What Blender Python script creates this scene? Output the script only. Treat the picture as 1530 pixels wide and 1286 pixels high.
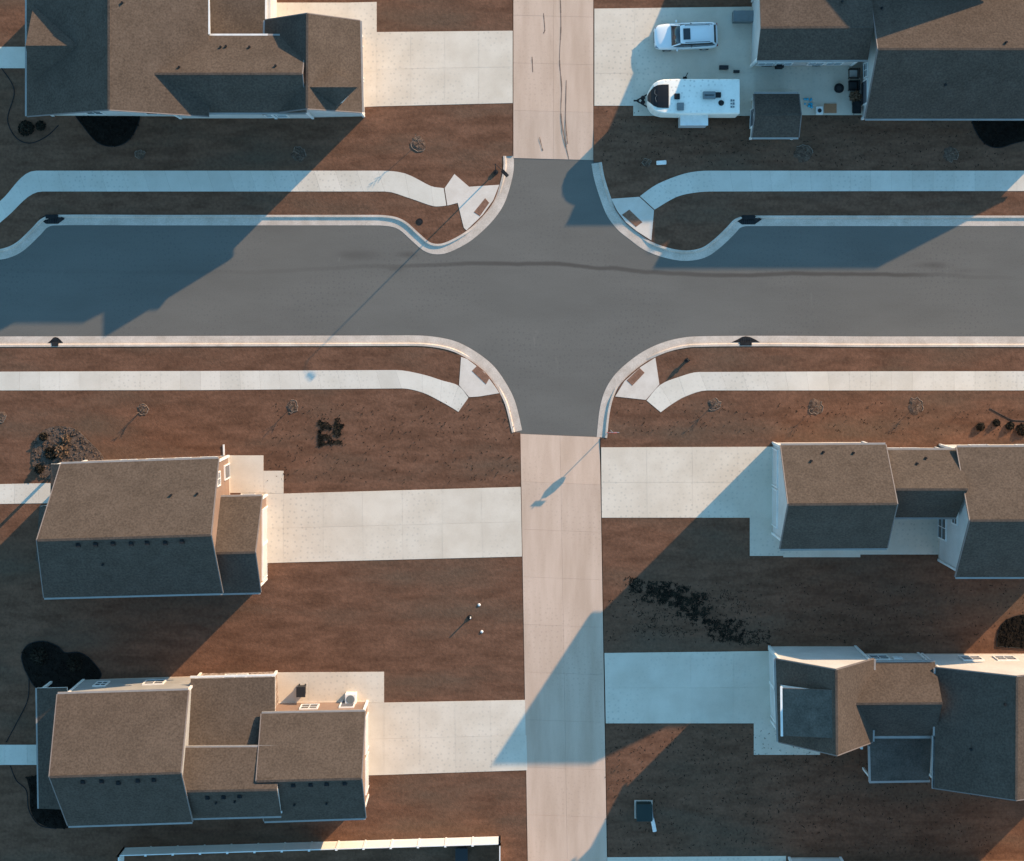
import bpy, bmesh, math, random
from mathutils import Vector, Matrix, noise
R = math.radians
random.seed(7)
for o in list(bpy.data.objects): bpy.data.objects.remove(o)
SC = bpy.context.scene
COL = SC.collection

# ------------------------------------------------------------------ camera, sky, sun, exposure
S = 19.4            # plan scale: pixels of the photograph per metre on the ground
NX, NY = 765.0, 475.0   # plan point straight below the drone
H = 125.0           # flying height
cam_d = bpy.data.cameras.new('camera'); cam = bpy.data.objects.new('camera', cam_d); COL.objects.link(cam)
cam.location = (0, 0, H); cam.rotation_euler = (0, 0, 0)
cam_d.sensor_width = 36; cam_d.lens = H * S / 1530 * 36
cam_d.shift_x = 0; cam_d.shift_y = -(643 - NY) / 1530
cam_d.clip_start = 1; cam_d.clip_end = 5000
SC.camera = cam
EL, AZ = 18.2, 45.0     # sun elevation, azimuth clockwise from +Y
world = bpy.data.worlds.new('World'); SC.world = world; world.use_nodes = True
wn = world.node_tree; wn.nodes.clear()
sky = wn.nodes.new('ShaderNodeTexSky'); sky.sky_type = 'NISHITA'; sky.sun_disc = False
sky.sun_elevation = R(EL); sky.sun_rotation = R(AZ); sky.ozone_density = 6.0; sky.dust_density = 0.3; sky.air_density = 1.0
hs = wn.nodes.new('ShaderNodeHueSaturation'); hs.inputs['Saturation'].default_value = 0.95; hs.inputs['Hue'].default_value = 0.476
bg = wn.nodes.new('ShaderNodeBackground'); bg.inputs['Strength'].default_value = 0.15
wo = wn.nodes.new('ShaderNodeOutputWorld')
wn.links.new(sky.outputs[0], hs.inputs['Color']); wn.links.new(hs.outputs[0], bg.inputs[0]); wn.links.new(bg.outputs[0], wo.inputs[0])
sd = bpy.data.lights.new('sun', 'SUN'); sun = bpy.data.objects.new('sun', sd); COL.objects.link(sun)
sd.energy = 3.1; sd.angle = R(0.5); sd.color = (1.0, 0.70, 0.42)
to_sun = Vector((math.sin(R(AZ)) * math.cos(R(EL)), math.cos(R(AZ)) * math.cos(R(EL)), math.sin(R(EL))))
sun.rotation_euler = to_sun.to_track_quat('Z', 'Y').to_euler(); sun.location = (60, 60, 60)
SC.view_settings.view_transform = 'Standard'; SC.view_settings.look = 'None'
SC.view_settings.exposure = 1.4; SC.view_settings.gamma = 1.0
SC.render.engine = 'CYCLES'

# ------------------------------------------------------------------ helpers
def W(px, py, z=0.0):
    """plan measured on the photograph -> metres, for a point known to be z above the ground"""
    k = (H - z) / H
    return Vector(((px - NX) / S * k, -(py - NY) / S * k, z))
def G(px, py): v = W(px, py); return (v.x, v.y)
def lerp(a, b, t): return a + (b - a) * t

def nodes_mat(name):
    m = bpy.data.materials.new(name); m.use_nodes = True
    nt = m.node_tree; b = nt.nodes['Principled BSDF']
    return m, nt, b
def N(nt, t, **kw):
    n = nt.nodes.new(t)
    for k, v in kw.items():
        if k in n.inputs: n.inputs[k].default_value = v
        else: setattr(n, k, v)
    return n
def surf(name, c1, c2, scale=1.0, rough=0.85, bump=0.3, bscale=20.0, stretch=(1, 1, 1), c3=None, fine=40.0, fine_amt=0.25,
         speck=0.0, speck_scale=2.2, speck_col=(0.1, 0.1, 0.1), rand=0.0, bdist=0.03, spec=0.3, metallic=0.0):
    """two-tone noise surface with fine grain, optional specks and per-object variation"""
    m, nt, b = nodes_mat(name); L = nt.links.new
    geo = N(nt, 'ShaderNodeNewGeometry')
    mp = N(nt, 'ShaderNodeMapping'); mp.inputs['Scale'].default_value = stretch; L(geo.outputs['Position'], mp.inputs['Vector'])
    n1 = N(nt, 'ShaderNodeTexNoise', Scale=scale, Detail=6.0, Roughness=0.6); L(mp.outputs[0], n1.inputs['Vector'])
    r1 = N(nt, 'ShaderNodeValToRGB'); L(n1.outputs['Fac'], r1.inputs[0])
    r1.color_ramp.elements[0].position = 0.36; r1.color_ramp.elements[1].position = 0.64
    r1.color_ramp.elements[0].color = (*c1, 1); r1.color_ramp.elements[1].color = (*c2, 1)
    col = r1.outputs[0]
    if c3:
        n3 = N(nt, 'ShaderNodeTexNoise', Scale=scale * 0.23, Detail=4.0); L(mp.outputs[0], n3.inputs['Vector'])
        mr = N(nt, 'ShaderNodeMapRange'); L(n3.outputs['Fac'], mr.inputs[0]); mr.inputs[1].default_value = 0.5; mr.inputs[2].default_value = 0.7
        mx = N(nt, 'ShaderNodeMix', data_type='RGBA'); L(mr.outputs[0], mx.inputs[0]); L(col, mx.inputs[6]); mx.inputs[7].default_value = (*c3, 1); col = mx.outputs[2]
    n2 = N(nt, 'ShaderNodeTexNoise', Scale=fine, Detail=3.0); L(geo.outputs['Position'], n2.inputs['Vector'])
    mr2 = N(nt, 'ShaderNodeMapRange'); L(n2.outputs['Fac'], mr2.inputs[0])
    mr2.inputs[1].default_value = 0.25; mr2.inputs[2].default_value = 0.75; mr2.inputs[3].default_value = 1 - fine_amt; mr2.inputs[4].default_value = 1 + fine_amt
    mu = N(nt, 'ShaderNodeMix', data_type='RGBA', blend_type='MULTIPLY'); mu.inputs[0].default_value = 1.0
    L(col, mu.inputs[6]); L(mr2.outputs[0], mu.inputs[7]); col = mu.outputs[2]
    if speck > 0:
        vo = N(nt, 'ShaderNodeTexVoronoi', Scale=speck_scale); vo.voronoi_dimensions = '2D'; vo.inputs['Randomness'].default_value = 0.6; L(geo.outputs['Position'], vo.inputs['Vector'])
        lt = N(nt, 'ShaderNodeMapRange'); L(vo.outputs['Distance'], lt.inputs[0]); lt.inputs[1].default_value = 0.08; lt.inputs[2].default_value = 0.22
        lt.inputs[3].default_value = speck; lt.inputs[4].default_value = 0.0
        nm = N(nt, 'ShaderNodeTexNoise', Scale=0.16, Detail=2.0); L(geo.outputs['Position'], nm.inputs['Vector'])
        mm = N(nt, 'ShaderNodeMapRange'); L(nm.outputs['Fac'], mm.inputs[0]); mm.inputs[1].default_value = 0.40; mm.inputs[2].default_value = 0.65
        ml = N(nt, 'ShaderNodeMath', operation='MULTIPLY'); L(lt.outputs[0], ml.inputs[0]); L(mm.outputs[0], ml.inputs[1])
        m4 = N(nt, 'ShaderNodeMix', data_type='RGBA'); L(ml.outputs[0], m4.inputs[0]); L(col, m4.inputs[6]); m4.inputs[7].default_value = (*speck_col, 1); col = m4.outputs[2]
    if rand > 0:
        oi = N(nt, 'ShaderNodeObjectInfo')
        mr3 = N(nt, 'ShaderNodeMapRange'); L(oi.outputs['Random'], mr3.inputs[0]); mr3.inputs[3].default_value = 1 - rand; mr3.inputs[4].default_value = 1 + rand
        m5 = N(nt, 'ShaderNodeMix', data_type='RGBA', blend_type='MULTIPLY'); m5.inputs[0].default_value = 1.0
        L(col, m5.inputs[6]); L(mr3.outputs[0], m5.inputs[7]); col = m5.outputs[2]
    L(col, b.inputs['Base Color'])
    if bump > 0:
        nb = N(nt, 'ShaderNodeTexNoise', Scale=bscale, Detail=5.0, Roughness=0.65); L(geo.outputs['Position'], nb.inputs['Vector'])
        bp = N(nt, 'ShaderNodeBump', Strength=bump, Distance=bdist); L(nb.outputs['Fac'], bp.inputs['Height']); L(bp.outputs[0], b.inputs['Normal'])
    b.inputs['Roughness'].default_value = rough; b.inputs['Specular IOR Level'].default_value = spec; b.inputs['Metallic'].default_value = metallic
    m['_col'] = 1
    return m, nt, b, col
def flat(name, c, rough=0.6, metallic=0.0, spec=0.4, var=0.08, coat=0.0):
    m, nt, b, col = surf(name, tuple(x * (1 - var) for x in c), tuple(x * (1 + var) for x in c), 1.5, rough, 0, fine_amt=var * 0.6, spec=spec, metallic=metallic)
    b.inputs['Coat Weight'].default_value = coat
    return m

M = {}
M['dirt'], nt, b, col = surf('dormant_lawn', (0.105, 0.052, 0.031), (0.158, 0.080, 0.049), 0.8, 0.95, 0.5, 7.0, c3=(0.112, 0.070, 0.046), stretch=(0.45, 1.6, 1), fine=5.0, fine_amt=0.22, bdist=0.05, spec=0.1)
M['ground'] = M['dirt']
M['concrete'] = surf('pale_concrete', (0.56, 0.475, 0.375), (0.63, 0.545, 0.44), 0.45, 0.85, 0.12, 25, fine=30, fine_amt=0.06, speck=0.38, speck_scale=2.2, speck_col=(0.27, 0.25, 0.22), rand=0.025, spec=0.2)[0]
M['walk'] = surf('sidewalk_concrete', (0.56, 0.50, 0.415), (0.62, 0.56, 0.475), 0.5, 0.85, 0.12, 25, fine=30, fine_amt=0.06, speck=0.38, speck_scale=2.4, speck_col=(0.30, 0.28, 0.25), rand=0.05, spec=0.2)[0]
M['alley'] = surf('alley_concrete', (0.47, 0.335, 0.245), (0.56, 0.41, 0.31), 0.35, 0.88, 0.15, 20, stretch=(2.2, 0.35, 1), fine=24, fine_amt=0.08, speck=0.25, speck_scale=2.4, speck_col=(0.28, 0.20, 0.16), rand=0.012, spec=0.2)[0]
M['curb'] = surf('curb_concrete', (0.44, 0.36, 0.29), (0.56, 0.47, 0.39), 0.8, 0.88, 0.2, 20, fine=12, fine_amt=0.15, spec=0.2)[0]
M['ramp'] = surf('ramp_concrete', (0.55, 0.47, 0.39), (0.62, 0.54, 0.46), 0.8, 0.88, 0.12, 25, fine=25, fine_amt=0.07, speck=0.2, speck_scale=2.6, speck_col=(0.35, 0.3, 0.26), spec=0.2)[0]
M['tactile'] = surf('tactile_brick_red', (0.17, 0.085, 0.05), (0.24, 0.125, 0.08), 3, 0.8, 0.1, fine=14, fine_amt=0.2)[0]
M['roof'], rnt, rb, rcol = surf('brown_shingle', (0.072, 0.055, 0.043), (0.086, 0.066, 0.052), 0.7, 0.95, 0.5, 11, fine=7, fine_amt=0.30, bdist=0.02, spec=0.05)
M['roof_dark'] = surf('charcoal_shingle', (0.07, 0.062, 0.052), (0.10, 0.088, 0.074), 0.9, 0.9, 0.4, 12, fine=8, fine_amt=0.3, bdist=0.02, spec=0.15)[0]
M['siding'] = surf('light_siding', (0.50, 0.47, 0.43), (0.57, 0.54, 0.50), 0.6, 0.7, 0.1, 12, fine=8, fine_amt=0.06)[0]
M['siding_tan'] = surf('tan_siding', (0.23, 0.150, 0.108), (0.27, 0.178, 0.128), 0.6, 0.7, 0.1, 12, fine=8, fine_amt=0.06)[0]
M['siding_gray'] = surf('gray_siding', (0.30, 0.29, 0.27), (0.36, 0.35, 0.33), 0.6, 0.7, 0.1, 12, fine=8, fine_amt=0.06)[0]
M['stone'] = surf('stone_veneer', (0.10, 0.065, 0.045), (0.42, 0.33, 0.27), 4.0, 0.9, 0.6, 5, fine=5, fine_amt=0.3)[0]
M['fascia'] = flat('brown_fascia', (0.13, 0.10, 0.085), 0.6)
M['rake'] = flat('rake_metal', (0.16, 0.13, 0.115), 0.6)
M['tree_mulch'] = surf('bark_mulch', (0.075, 0.046, 0.032), (0.125, 0.085, 0.062), 4, 0.95, 0.8, 8, fine=8, fine_amt=0.35, bdist=0.06, spec=0.1)[0]
M['trim'] = flat('white_trim', (0.74, 0.71, 0.66), 0.5)
M['gutter'] = flat('gutter_paint', (0.30, 0.265, 0.235), 0.5)
M['glass'] = flat('window_glass', (0.02, 0.025, 0.03), 0.08, spec=0.8)
M['tinted'] = flat('tinted_acrylic', (0.012, 0.013, 0.015), 0.45, spec=0.2)
M['black'] = flat('black_plastic', (0.016, 0.016, 0.017), 0.55)
M['iron'] = surf('cast_iron', (0.010, 0.010, 0.011), (0.022, 0.022, 0.022), 3, 0.75, 0.3, 20, spec=0.15)[0]
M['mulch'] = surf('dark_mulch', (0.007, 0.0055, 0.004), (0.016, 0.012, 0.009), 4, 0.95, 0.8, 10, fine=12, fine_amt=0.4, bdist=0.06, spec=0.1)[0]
M['gravel'] = surf('river_gravel', (0.065, 0.046, 0.034), (0.13, 0.092, 0.07), 4, 0.95, 0.8, 8, fine=10, fine_amt=0.35, bdist=0.06, spec=0.1)[0]
M['bark'] = surf('sapling_bark', (0.13, 0.09, 0.065), (0.24, 0.18, 0.14), 6, 0.95, 0.4, 20, spec=0.1)[0]
M['dry_leaf'] = surf('dry_leaf', (0.10, 0.06, 0.035), (0.17, 0.11, 0.07), 6, 0.9, 0.0, spec=0.1)[0]
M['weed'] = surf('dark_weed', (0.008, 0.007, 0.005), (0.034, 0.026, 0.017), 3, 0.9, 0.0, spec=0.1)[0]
M['carpaint'] = flat('white_car_paint', (0.72, 0.73, 0.72), 0.25, spec=0.5, var=0.02, coat=0.6)
M['trailer_white'] = surf('trailer_fibreglass', (0.76, 0.72, 0.63), (0.82, 0.78, 0.69), 0.7, 0.5, 0.05, 10, fine=6, fine_amt=0.04, speck=0.5, speck_scale=2.2, speck_col=(0.3, 0.28, 0.24))[0]
M['tyre'] = flat('tyre_rubber', (0.018, 0.018, 0.018), 0.9)
M['chrome'] = flat('alloy_metal', (0.55, 0.55, 0.56), 0.3, 1.0)
M['galv'] = flat('galvanised_steel', (0.34, 0.34, 0.34), 0.5, 0.6)
M['red'] = flat('red_sign_sheet', (0.42, 0.03, 0.025), 0.5)
M['tail'] = flat('tail_lamp_red', (0.25, 0.01, 0.01), 0.2)
M['lamp'] = flat('clear_lamp', (0.25, 0.26, 0.27), 0.15)
M['green'] = flat('utility_green', (0.010, 0.021, 0.018), 0.6)
M['vinyl'] = flat('white_vinyl', (0.76, 0.72, 0.66), 0.45, var=0.03)
M['greybox'] = flat('grey_enamel', (0.15, 0.165, 0.165), 0.6)
M['terra'] = flat('terracotta_mat', (0.36, 0.17, 0.085), 0.9)
M['cyan'] = flat('cyan_plastic', (0.03, 0.38, 0.55), 0.4)
M['wicker'] = surf('brown_wicker', (0.04, 0.028, 0.02), (0.075, 0.05, 0.036), 6, 0.9, 0.4, 20)[0]
M['cushion'] = flat('pale_cushion', (0.36, 0.32, 0.28), 0.9)
M['door'] = flat('door_paint', (0.12, 0.12, 0.13), 0.5)
M['seal'] = surf('crack_sealer', (0.15, 0.105, 0.08), (0.23, 0.165, 0.125), 3, 0.9, 0, spec=0.1)[0]

# asphalt: grey with tyre polish, dark sealed seam along the street and drifting stains
m, nt, b, col = surf('asphalt', (0.118, 0.110, 0.096), (0.136, 0.127, 0.111), 0.25, 0.92, 0.25, 22, stretch=(0.4, 1.2, 1), fine=16, fine_amt=0.12, speck=0.35, speck_scale=2.3, speck_col=(0.07, 0.068, 0.065), bdist=0.02, spec=0.2)
L = nt.links.new
geo = N(nt, 'ShaderNodeNewGeometry'); sep = N(nt, 'ShaderNodeSeparateXYZ'); L(geo.outputs['Position'], sep.inputs[0])
wob = N(nt, 'ShaderNodeTexNoise', Scale=0.35, Detail=5.0); L(geo.outputs['Position'], wob.inputs['Vector'])
ux = N(nt, 'ShaderNodeMapRange'); L(sep.outputs['X'], ux.inputs[0]); ux.inputs[1].default_value = G(0, 0)[0]; ux.inputs[2].default_value = G(1530, 0)[0]
fc = N(nt, 'ShaderNodeFloatCurve'); L(ux.outputs[0], fc.inputs['Value'])
yb, yt = 440.0, 380.0
cv = fc.mapping.curves[0]
pts = [(-5, 404), (370, 406), (560, 398), (800, 394), (900, 400), (1080, 411), (1200, 409), (1360, 410), (1530, 417)]
for i, (x, y) in enumerate(pts):
    u, v = max(0, x / 1530), (yb - y) / (yb - yt)
    if i < 2: p = cv.points[i]; p.location = (u, v)
    else: cv.points.new(u, v)
fc.mapping.update()
yc = N(nt, 'ShaderNodeMapRange'); L(fc.outputs[0], yc.inputs[0]); yc.inputs[3].default_value = G(0, yb)[1]; yc.inputs[4].default_value = G(0, yt)[1]
d = N(nt, 'ShaderNodeMath', operation='SUBTRACT'); L(sep.outputs['Y'], d.inputs[0]); L(yc.outputs[0], d.inputs[1])
wv = N(nt, 'ShaderNodeMath', operation='MULTIPLY_ADD'); L(wob.outputs['Fac'], wv.inputs[0]); wv.inputs[1].default_value = 0.36; L(d.outputs[0], wv.inputs[2])
wv2 = N(nt, 'ShaderNodeMath', operation='SUBTRACT'); L(wv.outputs[0], wv2.inputs[0]); wv2.inputs[1].default_value = 0.18
ab = N(nt, 'ShaderNodeMath', operation='ABSOLUTE'); L(wv2.outputs[0], ab.inputs[0])
fb = N(nt, 'ShaderNodeMapRange', interpolation_type='SMOOTHSTEP'); L(ab.outputs[0], fb.inputs[0]); fb.inputs[1].default_value = 0.06; fb.inputs[2].default_value = 0.24; fb.inputs[3].default_value = 1; fb.inputs[4].default_value = 0
fi = N(nt, 'ShaderNodeFloatCurve'); L(ux.outputs[0], fi.inputs['Value'])
cv = fi.mapping.curves[0]
for i, (x, y) in enumerate([(0, 0.03), (1530, 0.06), (330, 0.10), (540, 0.18), (640, 0.42), (820, 0.62), (1000, 0.55), (1150, 0.62), (1330, 0.6), (1400, 0.25)]):
    if i < 2: cv.points[i].location = (x / 1530, y)
    else: cv.points.new(x / 1530, y)
fi.mapping.update()
fm = N(nt, 'ShaderNodeMath', operation='MULTIPLY'); L(fb.outputs[0], fm.inputs[0]); L(fi.outputs[0], fm.inputs[1])
mx = N(nt, 'ShaderNodeMix', data_type='RGBA'); L(fm.outputs[0], mx.inputs[0]); L(col, mx.inputs[6]); mx.inputs[7].default_value = (0.045, 0.038, 0.032, 1)
col = mx.outputs[2]
for (sx, sy, rx, ry, amt) in [(530, 381, 50, 10, .35), (610, 380, 26, 9, .55), (592, 402, 22, 6, .4), (1393, 396, 42, 8, .5), (1450, 404, 60, 9, .2)]:
    cx, cy = G(sx, sy)
    mp = N(nt, 'ShaderNodeMapping', vector_type='POINT'); L(geo.outputs['Position'], mp.inputs['Vector'])
    mp.inputs['Scale'].default_value = (S / rx, S / ry, 0); mp.inputs['Location'].default_value = (-cx * S / rx, -cy * S / ry, 0)
    ln = N(nt, 'ShaderNodeVectorMath', operation='LENGTH'); L(mp.outputs[0], ln.inputs[0])
    w3 = N(nt, 'ShaderNodeMath', operation='ADD'); L(ln.outputs['Value'], w3.inputs[0]); L(wob.outputs['Fac'], w3.inputs[1])
    mr = N(nt, 'ShaderNodeMapRange', interpolation_type='SMOOTHSTEP'); L(w3.outputs[0], mr.inputs[0]); mr.inputs[1].default_value = 0.5; mr.inputs[2].default_value = 1.5; mr.inputs[3].default_value = amt; mr.inputs[4].default_value = 0
    mx = N(nt, 'ShaderNodeMix', data_type='RGBA'); L(mr.outputs[0], mx.inputs[0]); L(col, mx.inputs[6]); mx.inputs[7].default_value = (0.06, 0.052, 0.045, 1); col = mx.outputs[2]
# pale dusty drift across the mouth of the alley
sc = N(nt, 'ShaderNodeTexNoise', Scale=0.5, Detail=8.0, Roughness=0.75); mp = N(nt, 'ShaderNodeMapping'); mp.inputs['Scale'].default_value = (1.6, 0.35, 1); L(geo.outputs['Position'], mp.inputs['Vector']); L(mp.outputs[0], sc.inputs['Vector'])
mr = N(nt, 'ShaderNodeMapRange'); L(sc.outputs['Fac'], mr.inputs[0]); mr.inputs[1].default_value = 0.62; mr.inputs[2].default_value = 0.8; mr.inputs[3].default_value = 0; mr.inputs[4].default_value = 0.5
mx = N(nt, 'ShaderNodeMix', data_type='RGBA'); L(mr.outputs[0], mx.inputs[0]); L(col, mx.inputs[6]); mx.inputs[7].default_value = (0.24, 0.22, 0.19, 1)
L(mx.outputs[2], b.inputs['Base Color'])
M['asphalt'] = m

ORG = {}
class MB:
    def __init__(s): s.v = []; s.f = []; s.mi = []
    def add(s, vs, fs, mi=0):
        n = len(s.v); s.v += [Vector(v) for v in vs]
        for k, f in enumerate(fs): s.f.append([i + n for i in f]); s.mi.append(mi[k] if isinstance(mi, (list, tuple)) else mi)
        return s
    def box(s, c, d, rz=0.0, mi=0, ry=0.0, taper=1.0):
        m = Matrix.Rotation(rz, 3, 'Z') @ Matrix.Rotation(ry, 3, 'Y'); c = Vector(c); vs = []
        for z in (-1, 1):
            t = taper if z > 0 else 1.0
            for x, y in ((-1, -1), (1, -1), (1, 1), (-1, 1)): vs.append(c + m @ Vector((x * d[0] / 2 * t, y * d[1] / 2 * t, z * d[2] / 2)))
        return s.add(vs, [(3, 2, 1, 0), (4, 5, 6, 7), (0, 1, 5, 4), (1, 2, 6, 5), (2, 3, 7, 6), (3, 0, 4, 7)], mi)
    def prism(s, poly, z0, z1, mi=0, side=None):
        n = len(poly); side = mi if side is None else side
        z1 = z1 if isinstance(z1, (list, tuple)) else [z1] * n
        vs = [(p[0], p[1], z0) for p in poly] + [(p[0], p[1], z1[i]) for i, p in enumerate(poly)]
        return s.add(vs, [list(range(n))[::-1], list(range(n, 2 * n))] + [(i, (i + 1) % n, n + (i + 1) % n, n + i) for i in range(n)], [side, mi] + [side] * n)
    def slab(s, poly, th, mi=0, side=1):
        n = len(poly); vs = [Vector(p) for p in poly] + [Vector(p) - Vector((0, 0, th)) for p in poly]
        return s.add(vs, [list(range(n)), list(range(n, 2 * n))[::-1]] + [(i, n + i, n + (i + 1) % n, (i + 1) % n) for i in range(n)], [mi, side] + [side] * n)
    def tube(s, pts, r, n=6, mi=0):
        pts = [Vector(p) for p in pts]; rs = r if isinstance(r, (list, tuple)) else [r] * len(pts); base = len(s.v); vs = []; fs = []
        for i, p in enumerate(pts):
            t = (pts[min(i + 1, len(pts) - 1)] - pts[max(i - 1, 0)]).normalized()
            a = t.orthogonal().normalized() if abs(t.z) < .9 else t.cross(Vector((1, 0, 0))).normalized(); c = t.cross(a)
            if abs(t.z) < .9: c = Vector((0, 0, 1)).cross(t).normalized(); a = t.cross(c)
            for k in range(n): an = 2 * math.pi * k / n; vs.append(p + (a * math.cos(an) + c * math.sin(an)) * rs[i])
        for i in range(len(pts) - 1):
            for k in range(n): fs.append((i * n + k, i * n + (k + 1) % n, (i + 1) * n + (k + 1) % n, (i + 1) * n + k))
        fs += [list(range(n))[::-1], list(range((len(pts) - 1) * n, len(pts) * n))]
        return s.add(vs, fs, mi)
    def cyl(s, c, r, h, n=16, r2=None, mi=0):
        c = Vector(c); r2 = r if r2 is None else r2; vs = []
        for z, rr in ((0, r), (h, r2)):
            for k in range(n): a = 2 * math.pi * k / n; vs.append(c + Vector((math.cos(a) * rr, math.sin(a) * rr, z)))
        return s.add(vs, [list(range(n))[::-1], list(range(n, 2 * n))] + [(k, (k + 1) % n, n + (k + 1) % n, n + k) for k in range(n)], mi)
    def rev(s, c, prof, n=16, mi=0):
        c = Vector(c); vs = []; fs = []
        for r, z in prof:
            for k in range(n): a = 2 * math.pi * k / n; vs.append(c + Vector((math.cos(a) * r, math.sin(a) * r, z)))
        for i in range(len(prof) - 1):
            for k in range(n): fs.append((i * n + k, i * n + (k + 1) % n, (i + 1) * n + (k + 1) % n, (i + 1) * n + k))
        fs += [list(range(n))[::-1], list(range((len(prof) - 1) * n, len(prof) * n))]
        return s.add(vs, fs, mi)
    def build(s, name, mats, parent=None, smooth=False, bevel=0.0, sub=0):
        mats = mats if isinstance(mats, (list, tuple)) else [mats]
        if parent is not None:
            org = ORG[parent]
        else:
            xs = [v.x for v in s.v]; ys = [v.y for v in s.v]
            org = Vector(((min(xs) + max(xs)) / 2, (min(ys) + max(ys)) / 2, min(v.z for v in s.v)))
        me = bpy.data.meshes.new(name); me.from_pydata([v - org for v in s.v], [], s.f)
        for m in mats: me.materials.append(M[m] if isinstance(m, str) else m)
        for p, i in zip(me.polygons, s.mi): p.material_index = min(i, len(mats) - 1); p.use_smooth = smooth
        bm = bmesh.new(); bm.from_mesh(me); bmesh.ops.recalc_face_normals(bm, faces=bm.faces); bm.to_mesh(me); bm.free()
        o = bpy.data.objects.new(name, me); COL.objects.link(o)
        ORG[o] = org
        if parent is not None: o.parent = parent
        else: o.location = org
        if bevel: md = o.modifiers.new('bevel', 'BEVEL'); md.width = bevel; md.segments = 2; md.limit_method = 'ANGLE'
        if sub: md = o.modifiers.new('sub', 'SUBSURF'); md.levels = sub; md.render_levels = sub
        return o
def thing(name, label, cat, loc, group=None):
    o = bpy.data.objects.new(name, None); COL.objects.link(o); o.location = loc; o.empty_display_size = .3
    ORG[o] = Vector(loc); tag(o, label, cat, group); return o
def tag(o, label, cat, group=None):
    o['label'] = label; o['category'] = cat
    if group: o['group'] = group
    return o
def struct(name, loc=None, label=None):
    o = bpy.data.objects.new(name, None); COL.objects.link(o); o.location = loc or (0, 0, 0); ORG[o] = Vector(o.location); o['kind'] = 'structure'
    return o
def smooth_line(pts, n=6):
    P = [Vector((*p, 0)) for p in pts]; out = []
    for i in range(len(P) - 1):
        p0, p1, p2, p3 = P[max(i - 1, 0)], P[i], P[i + 1], P[min(i + 2, len(P) - 1)]
        k = 1 if (p2 - p1).length > 160 else n
        for j in range(k):
            t = j / k
            if k == 1: q = p1
            else:
                m1 = (p2 - p0) * .5; m2 = (p3 - p1) * .5; l = (p2 - p1).length
                if m1.length > l: m1 = m1 * (l / m1.length)
                if m2.length > l: m2 = m2 * (l / m2.length)
                q = p1 * (2 * t**3 - 3 * t**2 + 1) + m1 * (t**3 - 2 * t**2 + t) + p2 * (-2 * t**3 + 3 * t**2) + m2 * (t**3 - t**2)
            out.append((q.x, q.y))
    out.append((P[-1].x, P[-1].y)); return out

ZL = 0.10     # lawn level above the street
# ------------------------------------------------------------------ ground, street, lawns, kerbs
o = MB().prism([(-900, -900), (900, -900), (900, 900), (-900, 900)], -0.6, -0.30).build('ground', 'ground'); o['kind'] = 'structure'
o = MB().prism([G(-6000, 665), G(7600, 665), G(7600, 225), G(-6000, 225)], -0.25, 0.0).build('road', 'asphalt'); o['kind'] = 'structure'
curbs = {
 'NW': ([(-900, 373), (-60, 374), (0, 372), (24, 363), (48, 341), (62, 327), (80, 321), (240, 321), (400, 321), (565, 321), (591, 324), (608, 332), (628, 350), (643, 362), (658, 364), (675, 358), (697, 345), (722, 322), (738, 300), (747, 275), (752, 252), (752, 233)], 1),
 'NE': ([(899, 242), (903, 264), (912, 293), (921, 315), (934, 332), (950, 345), (971, 360), (998, 370), (1024, 374), (1048, 370), (1067, 357), (1085, 340), (1098, 327), (1116, 322), (1300, 322), (1500, 322), (1700, 322), (2500, 322)], 1),
 'SW': ([(765, 646), (755, 605), (742, 579), (724, 555), (697, 535), (671, 523), (634, 517), (580, 516.5), (400, 517), (200, 517.5), (0, 518), (-300, 519), (-900, 520)], 1),
 'SE': ([(2500, 519), (1700, 518.5), (1500, 518), (1300, 518), (1160, 517), (1038, 518), (1006, 523), (979, 533), (956, 547), (932, 568), (918, 590), (911, 616), (907, 654)], 1),
}
panels = {'NW': [(725, 296), (731, 303), (717, 323), (708, 317)], 'NE': [(940, 313), (959.6, 332), (950, 339), (929, 321)],
          'SW': [(713, 546), (731.6, 564.5), (726, 574), (705, 554)], 'SE': [(955.6, 549.5), (963, 556.6), (944.5, 576), (936, 568)]}
clines = {}
for key, (pl, sg) in curbs.items():
    line = smooth_line(pl, 6); pts = [Vector((*G(*p), 0)) for p in line]; clines[key] = line
    pc = sum((Vector((*G(*p), 0)) for p in panels[key]), Vector()) / 4
    mb = MB(); rings = []
    for i, p in enumerate(pts):
        t = (pts[min(i + 1, len(pts) - 1)] - pts[max(i - 1, 0)]).normalized()
        nrm = Vector((t.y, -t.x, 0))       # right of travel
        q = p + nrm * 0.1
        # towards the street: right of travel for NW / left otherwise, found from the intersection centre line
        rings.append((p, nrm))
    side = {'NW': 1, 'NE': 1, 'SW': 1, 'SE': 1}[key]
    vs = []; fs = []; nprof = 7
    for (p, nrm) in rings:
        dd = (p - pc).length; low = min(1, max(0, (dd - 1.5) / 1.0)); hgt = 0.03 + 0.115 * low
        for off, z in ((0, -.2), (0, hgt), (.16, hgt), (.20, hgt * .55 + .01), (.235, .026), (.80, .014), (.80, -.2)):
            q = p + nrm * (off * side); vs.append((q.x, q.y, z))
    for i in range(len(rings) - 1):
        for k in range(nprof - 1): a = i * nprof + k; fs.append((a, a + 1, a + nprof + 1, a + nprof))
        a = i * nprof; fs.append((a, a + nprof, a + 2 * nprof - 1, a + nprof - 1))
    fs.append(list(range(nprof))); fs.append(list(range((len(rings) - 1) * nprof, len(rings) * nprof)))
    o = mb.add(vs, fs).build('curb', 'curb'); o['kind'] = 'structure'
far = 3600
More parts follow.
